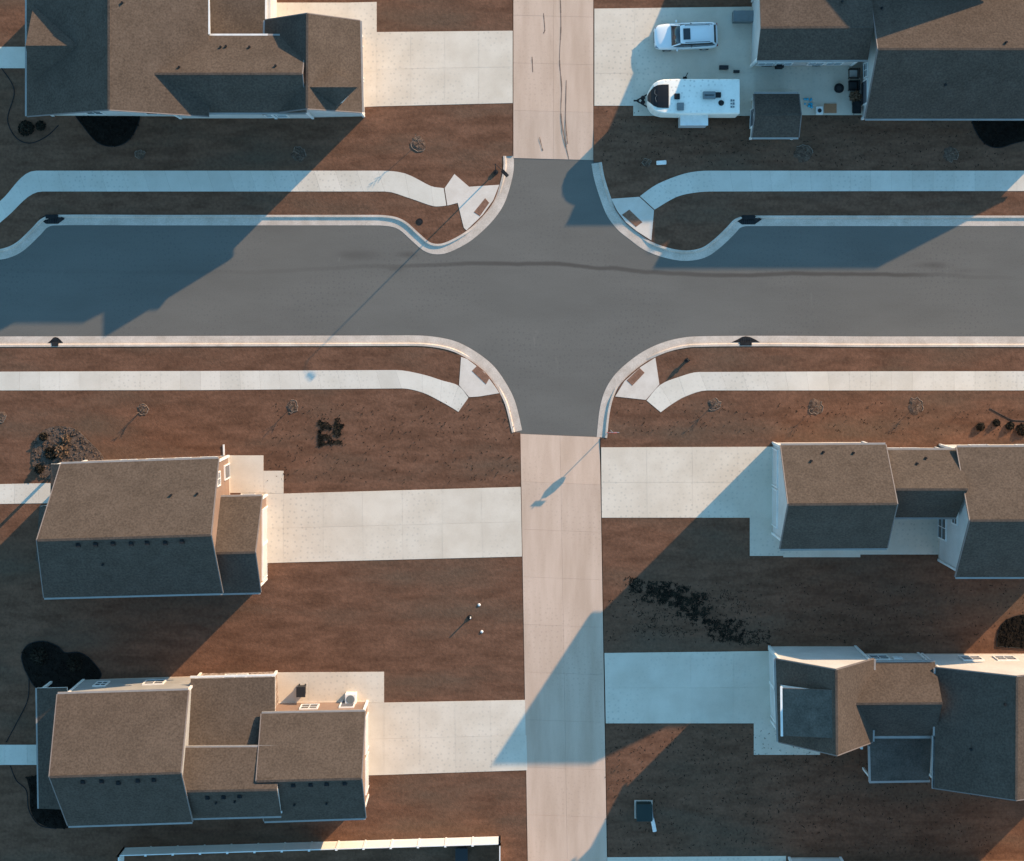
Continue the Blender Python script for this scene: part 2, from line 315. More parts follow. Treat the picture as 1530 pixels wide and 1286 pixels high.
lawnpoly = {
 'NW': clines['NW'] + [(766, 233), (766, -far), (-900, -far)],
 'NE': [(887, -far), (887, 242)] + clines['NE'] + [(2500, -far)],
 'SW': [(777, 646)] + clines['SW'] + [(-900, 4200), (838, 4200)],
 'SE': clines['SE'] + [(897, 654), (957.5, 4200), (2500, 4200)]}
for k, pl in lawnpoly.items():
    o = MB().prism([G(*p) for p in pl], -0.28, ZL).build('lawn', 'dirt'); o['kind'] = 'structure'

def slab_grid(parent, quad, nx, ny, mat, z=ZL + .02, th=.12, gap=.012, zf=None):
    """quad: photo-plan corners TL,TR,BR,BL split in nx x ny separate concrete slabs"""
    q = [Vector(G(*p)) for p in quad]
    if not zf: MB().prism([(p.x, p.y) for p in q], z - th - .04, z - .012).build('joint_bed', mat, parent)
    for i in range(nx):
        for j in range(ny):
            def P(u, v): return (q[0] * (1 - u) + q[1] * u) * (1 - v) + (q[3] * (1 - u) + q[2] * u) * v
            w = (q[1] - q[0]).length; h = (q[3] - q[0]).length; gu = gap / w / 2; gv = gap / h / 2
            us = (i / nx + gu, (i + 1) / nx - gu); vv = (j / ny + gv, (j + 1) / ny - gv)
            poly = [P(us[0], vv[0]), P(us[1], vv[0]), P(us[1], vv[1]), P(us[0], vv[1])]
            dz = random.uniform(-.003, .003)
            zs = [(zf(p) if zf else z) + dz for p in poly]
            MB().prism([(p.x, p.y) for p in poly], z - th - .05, zs).build('slab', mat, parent)
def slab_strip(parent, up, lo, mat, step=31, z=ZL + .02, th=.12, gap=.008):
    """two edges given as matching polylines; cut across into slabs"""
    up = [Vector(p) for p in up]; lo = [Vector(p) for p in lo]
    def cr(P, i, t):
        p0, p1, p2, p3 = P[max(i - 1, 0)], P[i], P[i + 1], P[min(i + 2, len(P) - 1)]; l = (p2 - p1).length
        if l > 110: return lerp(p1, p2, t)
        m1 = (p2 - p0) * .5 if (p1 - p0).length < 110 else (p1 - p0).normalized() * l; m2 = (p3 - p1) * .5 if (p3 - p2).length < 110 else (p3 - p2).normalized() * l
        m1 = m1 * min(1, l / max(m1.length, .01)); m2 = m2 * min(1, l / max(m2.length, .01))
        return p1 * (2 * t**3 - 3 * t**2 + 1) + m1 * (t**3 - 2 * t**2 + t) + p2 * (-2 * t**3 + 3 * t**2) + m2 * (t**3 - t**2)
    for i in range(len(up) - 1):
        l = max((up[i + 1] - up[i]).length, (lo[i + 1] - lo[i]).length); n = max(1, round(l / step))
        for k in range(n):
            g = gap * S / max(l, 1) / 2
            ts = [lerp(k / n + g, (k + 1) / n - g, j / 4) for j in range(5)]
            poly = [cr(up, i, t) for t in ts] + [cr(lo, i, t) for t in reversed(ts)]
            MB().prism([G(*p) for p in poly], z - th, z + random.uniform(-.003, .003)).build('slab', mat, parent)

# alley between the back yards
al = struct('alley')
def za_n(p): return max(.02, min(ZL + .02, .02 + (p.y - G(0, 238)[1]) * .05))
slab_grid(al, [(767, -3600), (886, -3600), (886.5, 239), (767, 236)], 2, 54, 'alley', zf=za_n, th=.35, gap=.008)
al2 = struct('alley')
def za_s(p): return max(.02, min(ZL + .02, .02 + (G(0, 650)[1] - p.y) * .05))
slab_grid(al2, [(777.5, 648), (896, 653), (957, 4200), (838.5, 4200)], 2, 50, 'alley', zf=za_s, th=.35, gap=.008)
for pl in ([(837, -5), (838, 40), (836, 90), (839, 130), (838, 170), (843, 205), (850, 238)], [(812, 20), (814, 45), (812, 50)], [(795, 85), (796, 108)], [(806, 205), (811, 225)], [(846, 120), (845, 180), (848, 215)]):
    line = smooth_line(pl, 5); mb = MB()
    for i in range(len(line) - 1):
        a, b2 = Vector(G(*line[i])), Vector(G(*line[i + 1])); t = (b2 - a).normalized(); n = Vector((-t.y, t.x)) * random.uniform(.02, .05)
        zz = [za_n(Vector((*p, 0))) + .007 for p in (a, b2)]
        mb.add([(a.x - n.x, a.y - n.y, zz[0]), (b2.x - n.x, b2.y - n.y, zz[1]), (b2.x + n.x, b2.y + n.y, zz[1]), (a.x + n.x, a.y + n.y, zz[0])], [(0, 1, 2, 3)])
    mb.build('crack_seal', 'seal', al)
# driveways and pads (each a structure of slabs)
d1 = struct('driveway'); slab_grid(d1, [(563, 48), (766, 46), (766, 154), (563, 159)], 4, 2, 'concrete'); slab_grid(d1, [(520, 4), (563, 3), (563, 159), (520, 161)], 1, 3, 'concrete'); slab_grid(d1, [(385, 4), (520, 4), (520, 60), (385, 60)], 3, 1, 'concrete')
d2 = struct('driveway'); slab_grid(d2, [(888, 13), (1129, 10), (1129, 158), (888, 158)], 4, 3, 'concrete'); slab_grid(d2, [(946, 158), (1129, 158), (1129, 173), (946, 173)], 3, 1, 'concrete'); slab_grid(d2, [(1129, 60), (1296, 60), (1296, 172), (1129, 172)], 4, 3, 'concrete')
d3 = struct('driveway'); slab_grid(d3, [(424, 737), (778, 727), (780, 831), (424, 840)], 6, 2, 'concrete'); slab_grid(d3, [(360, 736), (424, 737), (424, 840), (360, 842)], 1, 2, 'concrete'); slab_grid(d3, [(330, 680), (394, 680), (394, 736), (330, 736)], 1, 1, 'concrete'); slab_grid(d3, [(394, 703), (424, 703), (424, 737), (394, 736)], 1, 1, 'concrete')
d4 = struct('driveway'); slab_grid(d4, [(898, 668), (1170, 667), (1170, 773), (899, 773)], 4, 2, 'concrete'); slab_grid(d4, [(1120, 773), (1170, 773), (1170, 830), (1120, 830)], 1, 1, 'concrete'); slab_grid(d4, [(1170, 770), (1285, 770), (1285, 832), (1170, 832)], 2, 1, 'concrete'); slab_grid(d4, [(1285, 740), (1410, 740), (1410, 828), (1285, 828)], 3, 2, 'concrete')
d5 = struct('driveway'); slab_grid(d5, [(574, 1049), (785, 1045), (788, 1150), (574, 1157)], 4, 2, 'concrete'); slab_grid(d5, [(500, 1051), (574, 1049), (574, 1157), (500, 1159)], 1, 2, 'concrete'); slab_grid(d5, [(405, 1004), (574, 1003), (574, 1049), (405, 1051)], 3, 1, 'concrete')
d6 = struct('driveway'); slab_grid(d6, [(903, 975), (1160, 972), (1160, 1080), (905, 1080)], 4, 2, 'concrete'); slab_grid(d6, [(1126, 1080), (1225, 1080), (1225, 1127), (1126, 1127)], 2, 1, 'concrete')
d8 = struct('driveway'); slab_grid(d8, [(907, 1280), (1174, 1278), (1174, 1380), (909, 1380)], 4, 2, 'concrete')
w1 = struct('walkway'); slab_grid(w1, [(-160, 70), (60, 70), (60, 102), (-160, 102)], 6, 1, 'walk')
w3 = struct('walkway'); slab_grid(w3, [(-160, 726), (95, 721), (95, 751), (-160, 755)], 7, 1, 'walk')
w5 = struct('walkway'); slab_grid(w5, [(-160, 1112), (75, 1112), (75, 1142), (-160, 1142)], 7, 1, 'walk')
# sidewalks
sw = struct('sidewalk'); slab_strip(sw, [(-300, 372), (-88, 369), (0, 301), (55, 255), (310, 255), (565, 255), (605, 259), (644, 278), (663, 281)], [(-300, 402), (-78, 399), (12, 323), (64, 286), (320, 286), (575, 286), (612, 296), (648, 308), (667, 307)], 'walk')
sw = struct('sidewalk'); slab_strip(sw, [(956, 293), (982, 275), (1024, 259), (1060, 255), (1300, 255), (1800, 255), (2400, 255)], [(978, 313), (1011, 294), (1040, 287.5), (1066, 286), (1300, 285.5), (1800, 285), (2400, 285)], 'walk')
sw = struct('sidewalk'); slab_strip(sw, [(-600, 557), (0, 555), (300, 554), (591, 552.6), (631, 559), (660, 568), (685, 576), (700, 594)], [(-600, 585), (0, 583), (300, 582.5), (600, 580), (631, 586), (658, 599), (674, 608), (685, 615)], 'walk')
sw = struct('sidewalk'); slab_strip(sw, [(966, 598), (986, 575), (1014, 563), (1045, 555.5), (1300, 554.5), (1800, 554), (2400, 554)], [(987, 615.6), (1003, 604), (1024, 592), (1056, 583), (1300, 583), (1800, 583), (2400, 583)], 'walk')
ramps = {'NW': [(664.5, 281), (679, 260), (701, 279), (746, 276), (737, 299), (721, 321), (697, 344), (693, 340), (684, 303), (668.5, 307)],
         'NE': [(913, 297), (955, 294), (977, 314), (973, 359), (951, 345), (935, 332), (922, 315)],
         'SW': [(689, 533), (698, 536), (724, 556), (741, 579), (746, 587), (716, 592), (701, 593), (686, 575)],
         'SE': [(979, 534), (985, 574), (965, 597), (955, 596), (919, 592), (933, 569), (957, 548)]}
for k, pl in ramps.items():
    r = MB().prism([G(*p) for p in pl], -.02, ZL + .024).build('curb_ramp', 'ramp'); r['kind'] = 'structure'
    q = [Vector(G(*p)) for p in panels[k]]; mb = MB(); z = ZL + .026
    mb.prism([(p.x, p.y) for p in q], z - .03, z + .012)
    for i in range(9):
        for j in range(5):
            u, v = (i + .5) / 9, (j + .5) / 5; a = lerp(q[0], q[1], u) if (q[1] - q[0]).length > (q[3] - q[0]).length else lerp(q[0], q[3], u)
            if (q[1] - q[0]).length > (q[3] - q[0]).length: a = lerp(lerp(q[0], q[1], u), lerp(q[3], q[2], u), v)
            else: a = lerp(lerp(q[0], q[3], u), lerp(q[1], q[2], u), v)
            mb.cyl((a.x, a.y, z + .011), .035, .012, 5, .02)
    mb.build('tactile_panel', 'tactile', r)

# ------------------------------------------------------------------ houses
def roof_plane(h, poly, mat='roof', th=.16, name='roof_slope'):
    return MB().slab(poly, th, 0, 1).build(name, [mat, 'fascia'], h)
def bar(mb, a, b, w, hgt, dz=0.0):
    """square bar along a-b, top at the line"""
    a = Vector(a); b = Vector(b); t = (b - a).normalized(); n = Vector((-t.y, t.x, 0)).normalized() * (w / 2); u = Vector((0, 0, hgt)); z = Vector((0, 0, dz))
    vs = [a - n - u + z, a + n - u + z, a + n + z, a - n + z, b - n - u + z, b + n - u + z, b + n + z, b - n + z]
    return mb.add(vs, [(0, 1, 2, 3), (7, 6, 5, 4), (0, 4, 5, 1), (1, 5, 6, 2), (2, 6, 7, 3), (3, 7, 4, 0)])
def corner_trim(h, x, y, z0, z1):
    MB().box((x, y, (z0 + z1) / 2), (.17, .17, z1 - z0)).build('corner_trim', 'trim', h)
class Sec: pass
def gable(h, A0, A1, B0, B1, zA, zB, zr, ridge, ov=.32, e0=.3, e1=.3, wall='siding', roof='roof', rise=0.0, walls=True, gut=(1, 1), trim=True, zbase=ZL - .02, caps=True):
    """A0,A1 / B0,B1: eave corners (photo plan at their heights); ridge: a plan pixel on the ridge"""
    A0, A1, B0, B1 = W(*A0, zA), W(*A1, zA), W(*B0, zB), W(*B1, zB)
    m = lerp(lerp(A0, A1, .5), lerp(B0, B1, .5), .5); rp = W(*ridge, zr)
    ab = lerp(B0, B1, .5) - lerp(A0, A1, .5); ab.z = 0
    am = lerp(A0, A1, .5); t = ((rp - am).x * ab.x + (rp - am).y * ab.y) / ab.length_squared
    R0 = lerp(A0, B0, t); R1 = lerp(A1, B1, t); R0.z = R1.z = zr
    s = Sec(); s.A0, s.A1, s.B0, s.B1, s.R0, s.R1 = A0, A1, B0, B1, R0, R1
    dz = Vector((0, 0, rise))
    pa = roof_plane(h, [p + dz for p in (A0, A1, R1, R0)], roof); pb = roof_plane(h, [p + dz for p in (R0, R1, B1, B0)], roof)
    if caps:
        rc = MB(); bar(rc, R0 + dz, R1 + dz, .17, .06, .03); rc.build('ridge_cap', roof, h)
    u = (A1 - A0).normalized(); v = Vector((ab.x, ab.y, 0)).normalized()
    if gut[0]: g = MB(); bar(g, A0 - v * .07 + dz, A1 - v * .07 + dz, .13, .12, -.01); g.build('gutter', 'gutter', pa)
    if gut[1]: g = MB(); bar(g, B0 + v * .07 + dz, B1 + v * .07 + dz, .13, .12, -.01); g.build('gutter', 'gutter', pb)
    if trim:
        for (E, Rr, pr, sg) in ((A0, R0, pa, -1), (A1, R1, pa, 1), (B0, R0, pb, -1), (B1, R1, pb, 1)):
            g = MB(); off = u * (.045 * sg); bar(g, E + off + dz, Rr + off + dz, .07, .2, .015); g.build('rake_trim', 'rake', pr)
    if walls:
        th = .19
        def prof(E0, E1, F0, F1, Ra, e, sgn):
            w = []
            for (E, F, z, vv) in ((E0, None, zA, 1), (F0, None, zB, -1)):
                p = E + u * (e * sgn) + v * (ov * vv); run = (Ra - E); run.z = 0
                p = Vector((p.x, p.y, z + (zr - z) * (ov / max(run.length, .1)) - th)); w.append(p)
            rr = Ra + u * (e * sgn); return w[0], Vector((rr.x, rr.y, zr - th - .02)), w[1]
        a0, r0, b0 = prof(A0, A1, B0, B1, R0, e0, 1); a1, r1, b1 = prof(A1, A0, B1, B0, R1, e1, -1)
        def dn(p): return Vector((p.x, p.y, zbase))
        vs = [dn(a0), a0, r0, b0, dn(b0), dn(a1), a1, r1, b1, dn(b1)]
        MB().add(vs, [(0, 1, 2, 3, 4), (5, 9, 8, 7, 6), (0, 5, 6, 1), (1, 6, 7, 2), (2, 7, 8, 3), (3, 8, 9, 4), (4, 9, 5, 0)]).build('wall', wall, h)
        f = MB()
        f.prism([(p.x, p.y) for p in (a0 - (u + v) * .02, a1 + (u - v) * .02, b1 + (u + v) * .02, b0 + (v - u) * .02)], zbase - .05, zbase + .24); f.build('foundation', 'curb', h)
        for p in (a0, a1, b0, b1): corner_trim(h, p.x, p.y, zbase, p.z)
        s.a0, s.a1, s.b0, s.b1, s.r0, s.r1 = a0, a1, b0, b1, r0, r1
    s.h = h; s.u = u; s.v = v; s.pa, s.pb = pa, pb
    return s
def opening(h, p, q, t, z0, w, hgt, kind='window', out=None, mull=1):
    """window or door on the wall line p-q at fraction t, bottom z0"""
    p = Vector((p.x, p.y, 0)); q = Vector((q.x, q.y, 0)); u = (q - p).normalized(); c = lerp(p, q, t); n = Vector((u.y, -u.x, 0)) if out is None else out
    rz = math.atan2(u.y, u.x); fr = MB(); fw = .1
    for dx in (-1, 1): fr.box(c + n * .03 + u * (dx * (w / 2 + fw / 2)) + Vector((0, 0, z0 + hgt / 2)), (fw, .12, hgt + 2 * fw), rz)
    for zz in (z0 - fw / 2, z0 + hgt + fw / 2): fr.box(c + n * .032 + Vector((0, 0, zz)), (w, .12, fw), rz)
    if kind == 'window':
        fr.box(c + n * .03 + Vector((0, 0, z0 + hgt / 2)), (w, .09, .05), rz)
        for k in range(mull): fr.box(c + n * .028 + u * ((k + 1) / (mull + 1) - .5) * w + Vector((0, 0, z0 + hgt / 2)), (.05, .09, hgt), rz)
        wo_ = fr.build('window', 'trim', h)
        MB().box(c + n * .02 + Vector((0, 0, z0 + hgt / 2)), (w, .05, hgt), rz).build('pane', 'glass', wo_)
    elif kind == 'door':
        wo_ = fr.build('door', 'trim', h); MB().box(c + n * .02 + Vector((0, 0, z0 + hgt / 2)), (w, .06, hgt), rz).build('door_leaf', 'door', wo_)
        MB().box(c + n * .08 + u * (w * .38) + Vector((0, 0, z0 + 1.0)), (.05, .06, .12), rz).build('handle', 'chrome', wo_)
    else:
        wo_ = fr.build('garage_door', 'trim', h)
        for k in range(4): MB().box(c + n * .02 + Vector((0, 0, z0 + hgt * (k + .5) / 4)), (w - .02, .06, hgt / 4 - .02), rz).build('door_panel', 'siding', wo_)
    return wo_
def vents(h, pts, z_of, big=True):
    for (px, py) in pts:
        p = z_of(px, py)
        if big:
            MB().box(p + Vector((0, 0, .08)), (.34, .34, .22), 0, 0, 0, .75).build('roof_vent', 'iron', h)
        else:
            MB().cyl(p - Vector((0, 0, .1)), .085, .32, 8).build('vent_pipe', 'iron', h)
def on_plane(a, b, c):
    """height lookup: plan pixel -> point on the plane of three world points, along the line of sight"""
    n = (b - a).cross(c - a)
    def f(px, py):
        o = Vector((0, 0, H)); d = W(px, py, 0) - o; t = n.dot(a - o) / n.dot(d); return o + d * t
    return f
def low_roof(h, pts, zs, mat='roof', th=.16, name='porch_roof'):
    return MB().slab([W(p[0], p[1], z) for p, z in zip(pts, zs)], th, 0, 1).build(name, [mat, 'trim'], h)
def low_wall(h, pts, z1, mat='siding', name='wall'):
    poly = [(W(p[0], p[1], z).x, W(p[0], p[1], z).y) for p, z in pts]
    return MB().prism(poly, ZL - .02, z1).build(name, mat, h)
def post(h, px, py, z, zt):
    p = W(px, py, z); MB().box((p.x, p.y, (ZL + zt) / 2), (.16, .16, zt - ZL)).build('porch_post', 'trim', h)

# --- house with the triangular dormer (upper left)
p = W(230, 60, 0); h1 = thing('house', 'large house with broad brown shingle roof and triangular dormer by the street lamp corner', 'house', (p.x, p.y, ZL))
s = gable(h1, (40, 173), (40, -33), (312, 173), (312, -33), 5.8, 6.4, 9.9, (163, 0), e0=.75, ov=.35, gut=(1, 0))
opening(h1, s.b0, s.a0, .35, 1.2, 1.6, 1.4); opening(h1, s.b0, s.a0, .72, 1.2, 1.2, 1.4); opening(h1, s.b0, s.a0, .5, 4.3, 1.4, 1.4)
vents(h1, [(183, 4)], on_plane(s.B0, s.B1, s.R0), False)
w = gable(h1, (240, 53), (457, 53), (240, 168), (457, 168), 6.0, 6.0, 8.3, (380, 110), e0=.3, e1=.2)
opening(h1, w.b0, w.b1, .75, 1.2, 1.6, 1.4); opening(h1, w.b0, w.b1, .55, 4.0, 1.2, 1.3)
vents(h1, [(330, 70), (338, 69), (373, 70), (268, 100)], on_plane(w.A0, w.A1, w.R0), False)
g = gable(h1, (392, 170), (396, 30), (541, 167), (538, 31), 5.0, 5.0, 7.7, (459, 100))
opening(h1, g.b1, g.b0, .35, ZL, 2.6, 2.3, 'garage', Vector((1, 0, 0))); opening(h1, g.b1, g.b0, .75, ZL, 2.6, 2.3, 'garage', Vector((1, 0, 0)))
vents(h1, [(412, 98)], on_plane(w.A0, w.A1, w.R0), False)
# small cross gable on the garage slope
fz = on_plane(g.B0, g.B1, g.R0)
r0 = fz(463, 130); r1 = W(534, 130, r0.z - .05); aN = fz(497, 104); aS = fz(503, 159)
roof_plane(h1, [r0 + Vector((0, 0, .03)), r1, aS + Vector((0, 0, .03))], 'roof', .14); roof_plane(h1, [r0 + Vector((0, 0, .04)), aN + Vector((0, 0, .03)), r1 + Vector((0, 0, .01))], 'roof', .14)
f1 = MB(); q = fz(531, 130); f1.add([(r1.x - .12, r1.y, r1.z - .2), (aN.x - .1, aN.y, aN.z - .2), (aS.x - .1, aS.y, aS.z - .2), (aN.x, aN.y, aN.z - .8), (aS.x, aS.y, aS.z - .8)], [(0, 1, 2), (1, 3, 4, 2), (0, 3, 1), (0, 2, 4), (0, 4, 3)]).build('dormer_wall', 'siding', h1)
# triangular porch dormer on the shaded side
fz = on_plane(s.A0, s.A1, s.R0)
r0 = fz(116, 68); r1 = W(38, 68, r0.z - .05); aN = fz(50, 8); aS = fz(50, 122)
roof_plane(h1, [r0 + Vector((0, 0, .03)), r1, aN + Vector((0, 0, .03))], 'roof', .14); roof_plane(h1, [r0 + Vector((0, 0, .04)), aS + Vector((0, 0, .03)), r1 + Vector((0, 0, .01))], 'roof', .14)
MB().add([(r1.x + .15, r1.y, r1.z - .2), (aN.x + .1, aN.y - .2, aN.z - .1), (aS.x + .1, aS.y + .2, aS.z - .1), (aN.x + .3, aN.y - .2, aN.z - .8), (aS.x + .3, aS.y + .2, aS.z - .8)], [(0, 1, 2), (1, 3, 4, 2), (0, 3, 1), (0, 2, 4), (0, 4, 3)]).build('dormer_wall', 'siding', h1)
low_roof(h1, [(314, -70), (396, -70), (396, 58), (314, 58)], [4.3, 3.5, 3.5, 4.3], 'roof', name='lower_roof')
low_wall(h1, [((330, -66), 0), ((404, -66), 3.4), ((404, 50), 3.4), ((330, 50), 0)], 3.3)
mb = MB(); bar(mb, W(397.5, -70, 3.5), W(397.5, 50, 3.5), .16, .13); mb.build('gutter', 'trim', h1)
mb = MB(); bar(mb, W(311, -30, 6.42), W(312.5, 51, 6.42), .14, .13); bar(mb, W(313, 51.5, 6.02), W(400, 51.5, 6.02), .14, .13); mb.build('gutter', 'trim', h1)

# --- house with patio and shed (upper right)
p = W(1400, 60, 0); h2 = thing('house', 'long low brown-roofed house beside the patio with the round black fire table', 'house', (p.x, p.y, ZL))
s = gable(h2, (1293, -70), (1634, -70), (1293, 177), (1634, 177), 2.9, 2.9, 7.25, (1400, 73), e0=.35)
opening(h2, s.b0, s.b1, .3, 1.0, 1.4, 1.2); opening(h2, s.b0, s.a0, .16, ZL + .02, 1.7, 2.05, 'door', Vector((-1, 0, 0))); opening(h2, s.b0, s.a0, .30, 1.0, 1.0, 1.1, 'window', Vector((-1, 0, 0)))
vents(h2, [(1317, 12), (1503, 63)], on_plane(s.A0, s.A1, s.R0), False); vents(h2, [(1412, 127)], on_plane(s.B0, s.B1, s.R0), False)
g = gable(h2, (1131, -151), (1297, -151), (1131, 90), (1297, 89), 3.1, 5.0, 6.5, (1200, 40), e0=.25, trim=False)
opening(h2, g.b0, g.a0, .62, ZL, 4.6, 2.2, 'garage', Vector((-1, 0, 0))); 
for t in (.12, .3, .62, .8): opening(h2, g.b0, g.b1, t, 1.0, 1.1, 1.1)
vents(h2, [(1258, 2)], on_plane(g.A0, g.A1, g.R0), False)
up = gable(h2, (1385, -330), (1385, -110), (1585, -330), (1585, -110), 7.6, 7.6, 10.8, (1485, -200))  # upper block out of view, added to cast shade on the low roof slopes

# --- shed
p = W(1157, 172, 0); sh = thing('garden_shed', 'small brown-roofed garden shed with white gable standing at the edge of the patio', 'shed', (p.x, p.y, ZL))
s = gable(sh, (1127, 140), (1193, 140), (1124, 205), (1193, 205), 2.3, 2.3, 3.35, (1160, 171), ov=.14, e0=.16, e1=.16, wall='trim')
opening(sh, s.b0, s.a0, .5, ZL + .02, 1.3, 1.8, 'door', Vector((-1, 0, 0)))

# --- house with row of ridge vents and stepped roof (middle left)
p = W(230, 790, 0); h3 = thing('house', 'brown-roofed house with a single stepped ridge and round gravel bed at its corner', 'house', (p.x, p.y, ZL))
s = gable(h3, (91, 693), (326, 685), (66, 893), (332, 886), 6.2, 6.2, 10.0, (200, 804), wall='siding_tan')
zs_ = on_plane(s.B0, s.B1, s.R0); zn_ = on_plane(s.A0, s.A1, s.R0)
vents(h3, [(117, 814), (143, 813), (169, 812), (196, 812), (220, 811), (247, 811), (272, 809)], zs_); vents(h3, [(154, 843)], zs_, False)
vents(h3, [(256, 739), (295, 737)], zn_, False)
for t in (.12, .3, .5, .68): opening(h3, s.a1, s.a0, t, 1.1, 1.1, 1.4); opening(h3, s.a1, s.a0, t, 4.0, 1.1, 1.3)
for t in (.25, .6): opening(h3, s.b0, s.b1, t, 1.1, 1.2, 1.4)
opening(h3, s.a1, s.b1, .12, ZL + .02, .95, 2.05, 'door', Vector((1, 0, 0))); opening(h3, s.a1, s.b1, .14, 4.2, .9, 1.2, 'window', Vector((1, 0, 0)))
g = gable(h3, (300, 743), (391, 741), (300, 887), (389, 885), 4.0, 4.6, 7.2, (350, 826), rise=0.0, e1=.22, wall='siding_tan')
opening(h3, g.a1, g.b1, .34, ZL, 2.5, 2.3, 'garage', Vector((1, 0, 0))); opening(h3, g.a1, g.b1, .76, ZL, 2.5, 2.3, 'garage', Vector((1, 0, 0)))
opening(h3, g.a1, g.a0, .35, ZL + .02, .95, 2.05, 'door')
low_roof(h3, [(100, 693), (76, 693), (75, 755), (59, 756), (53, 837), (58, 842), (100, 842)], [3.9, 3.5, 3.5, 3.2, 3.1, 3.1, 3.7])
for (px, py) in ((78, 697), (61, 760), (56, 834)): post(h3, px, py, 3.1, 3.05)
mb = MB(); bar(mb, W(334, 664, .2), W(334.5, 680, .2), .12, .1); mb.build('downspout', 'trim', h3)

# --- house with courtyard (middle right)
p = W(1350, 750, 0); h4 = thing('house', 'brown-roofed house in three staggered sections around a small concrete courtyard', 'house', (p.x, p.y, ZL))
s = gable(h4, (1167, 665), (1323, 664), (1166, 820), (1325, 819), 6.5, 6.5, 9.9, (1255, 753), e0=.45)
vents(h4, [(1230, 675), (1275, 676), (1212, 688)], on_plane(s.A0, s.A1, s.R0), False)
opening(h4, s.b0, s.a0, .3, ZL, 2.7, 2.3, 'garage', Vector((-1, 0, 0))); opening(h4, s.b0, s.a0, .74, ZL, 2.7, 2.3, 'garage', Vector((-1, 0, 0)))
for t in (.2, .5, .8): opening(h4, s.a1, s.a0, t, 4.2, 1.2, 1.2)
m2 = gable(h4, (1300, 672), (1429, 672), (1300, 773), (1429, 773), 6.0, 6.0, 9.0, (1380, 731), e1=0, e0=0, trim=False)
vents(h4, [(1383, 684), (1370, 692)], on_plane(m2.A0, m2.A1, m2.R0), False)
for t in (.35, .6): opening(h4, m2.a1, m2.a0, t, 1.0, 1.3, 1.3)
opening(h4, m2.b0, m2.b1, .55, ZL + .02, 1.9, 2.1, 'window')
mm = gable(h4, (1430, 668), (1626, 667), (1428, 862), (1626, 862), 6.4, 6.4, 10.0, (1490, 777), e0=.4)
opening(h4, mm.b0, mm.a0, .30, ZL + .03, 1.7, 2.1, 'window', Vector((-1, 0, 0))); opening(h4, mm.b0, mm.a0, .45, 4.0, 1.2, 1.3, 'window', Vector((-1, 0, 0)))
for t in (.3, .7): opening(h4, mm.a1, mm.a0, t, 1.0, 1.3, 1.4); opening(h4, mm.b0, mm.b1, t, 1.0, 1.3, 1.4)

# --- house with three-part roof (lower left)
p = W(310, 1120, 0); h5 = thing('house', 'brown-roofed house with two tall gables, low link roof and black bin on its patio', 'house', (p.x, p.y, ZL))
s = gable(h5, (86, 1037), (281, 1031), (102, 1234), (287, 1228), 6.2, 6.2, 9.7, (180, 1157), wall='siding_gray')
zs_ = on_plane(s.B0, s.B1, s.R0)
vents(h5, [(124, 1168), (152, 1167), (177, 1169), (206, 1166), (230, 1165)], zs_)
opening(h5, s.a1, s.a0, .35, 1.2, 1.4, 1.3); opening(h5, s.a1, s.a0, .8, 1.2, .8, 1.3)
for t in (.3, .65): opening(h5, s.b0, s.b1, t, 1.1, 1.3, 1.4); opening(h5, s.b0, s.b1, t, 4.0, 1.1, 1.2)
m2 = gable(h5, (262, 1117), (420, 1116), (268, 1223), (420, 1219), 6.3, 5.6, 8.1, (330, 1181), e0=0, e1=0, trim=False)
vents(h5, [(310, 1191), (334, 1190), (358, 1189)], on_plane(m2.B0, m2.B1, m2.R0)); vents(h5, [(323, 1199), (351, 1197)], on_plane(m2.B0, m2.B1, m2.R0), False)
low_roof(h5, [(285, 1014), (411, 1011), (411, 1113), (281, 1115)], [3.3, 3.3, 5.3, 5.3], 'roof', name='link_roof')
a = [((288, 1014), 3.3), ((409, 1011), 3.3), ((409, 1110), 5.3), ((288, 1112), 5.3)]
q = [W(pt[0], pt[1], z) for pt, z in a]; ins = [(q[0].x, q[0].y - .3), (q[1].x - .25, q[1].y - .3), (q[2].x - .25, q[2].y), (q[3].x, q[3].y)]
MB().prism(ins, ZL - .02, [3.15, 3.15, 5.1, 5.1]).build('wall', 'stone', h5)
for i_ in (0, 1): corner_trim(h5, ins[i_][0], ins[i_][1], ZL, 3.15)
mb = MB(); bar(mb, W(284, 1011.5, 3.3), W(412, 1008.5, 3.3), .14, .13, -.01); mb.build('gutter', 'trim', h5)
opening(h5, Vector((*ins[1], 0)), Vector((*ins[0], 0)), .5, 1.0, 1.6, 1.3)
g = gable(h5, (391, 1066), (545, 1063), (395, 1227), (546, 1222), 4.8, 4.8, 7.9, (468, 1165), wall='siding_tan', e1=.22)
zs_ = on_plane(g.B0, g.B1, g.R0)
vents(h5, [(413, 1174), (438, 1173), (464, 1172), (488, 1171), (515, 1170)], zs_); vents(h5, [(440, 1202), (488, 1200)], zs_, False)
opening(h5, g.a1, g.b1, .3, ZL, 2.5, 2.3, 'garage', Vector((1, 0, 0))); opening(h5, g.a1, g.b1, .72, ZL, 2.5, 2.3, 'garage', Vector((1, 0, 0)))
opening(h5, g.a1, g.a0, .2, ZL + .02, .95, 2.05, 'door'); opening(h5, g.a1, g.a0, .6, 1.1, 1.2, 1.3)
for t in (.3, .7): opening(h5, g.b0, g.b1, t, 1.1, 1.2, 1.3)
low_roof(h5, [(55, 1028), (100, 1027), (112, 1210), (58, 1208)], [3.1, 3.7, 3.7, 3.1])
for (px, py) in ((60, 1032), (60, 1090), (61, 1150), (63, 1203)): post(h5, px, py, 3.1, 3.0)
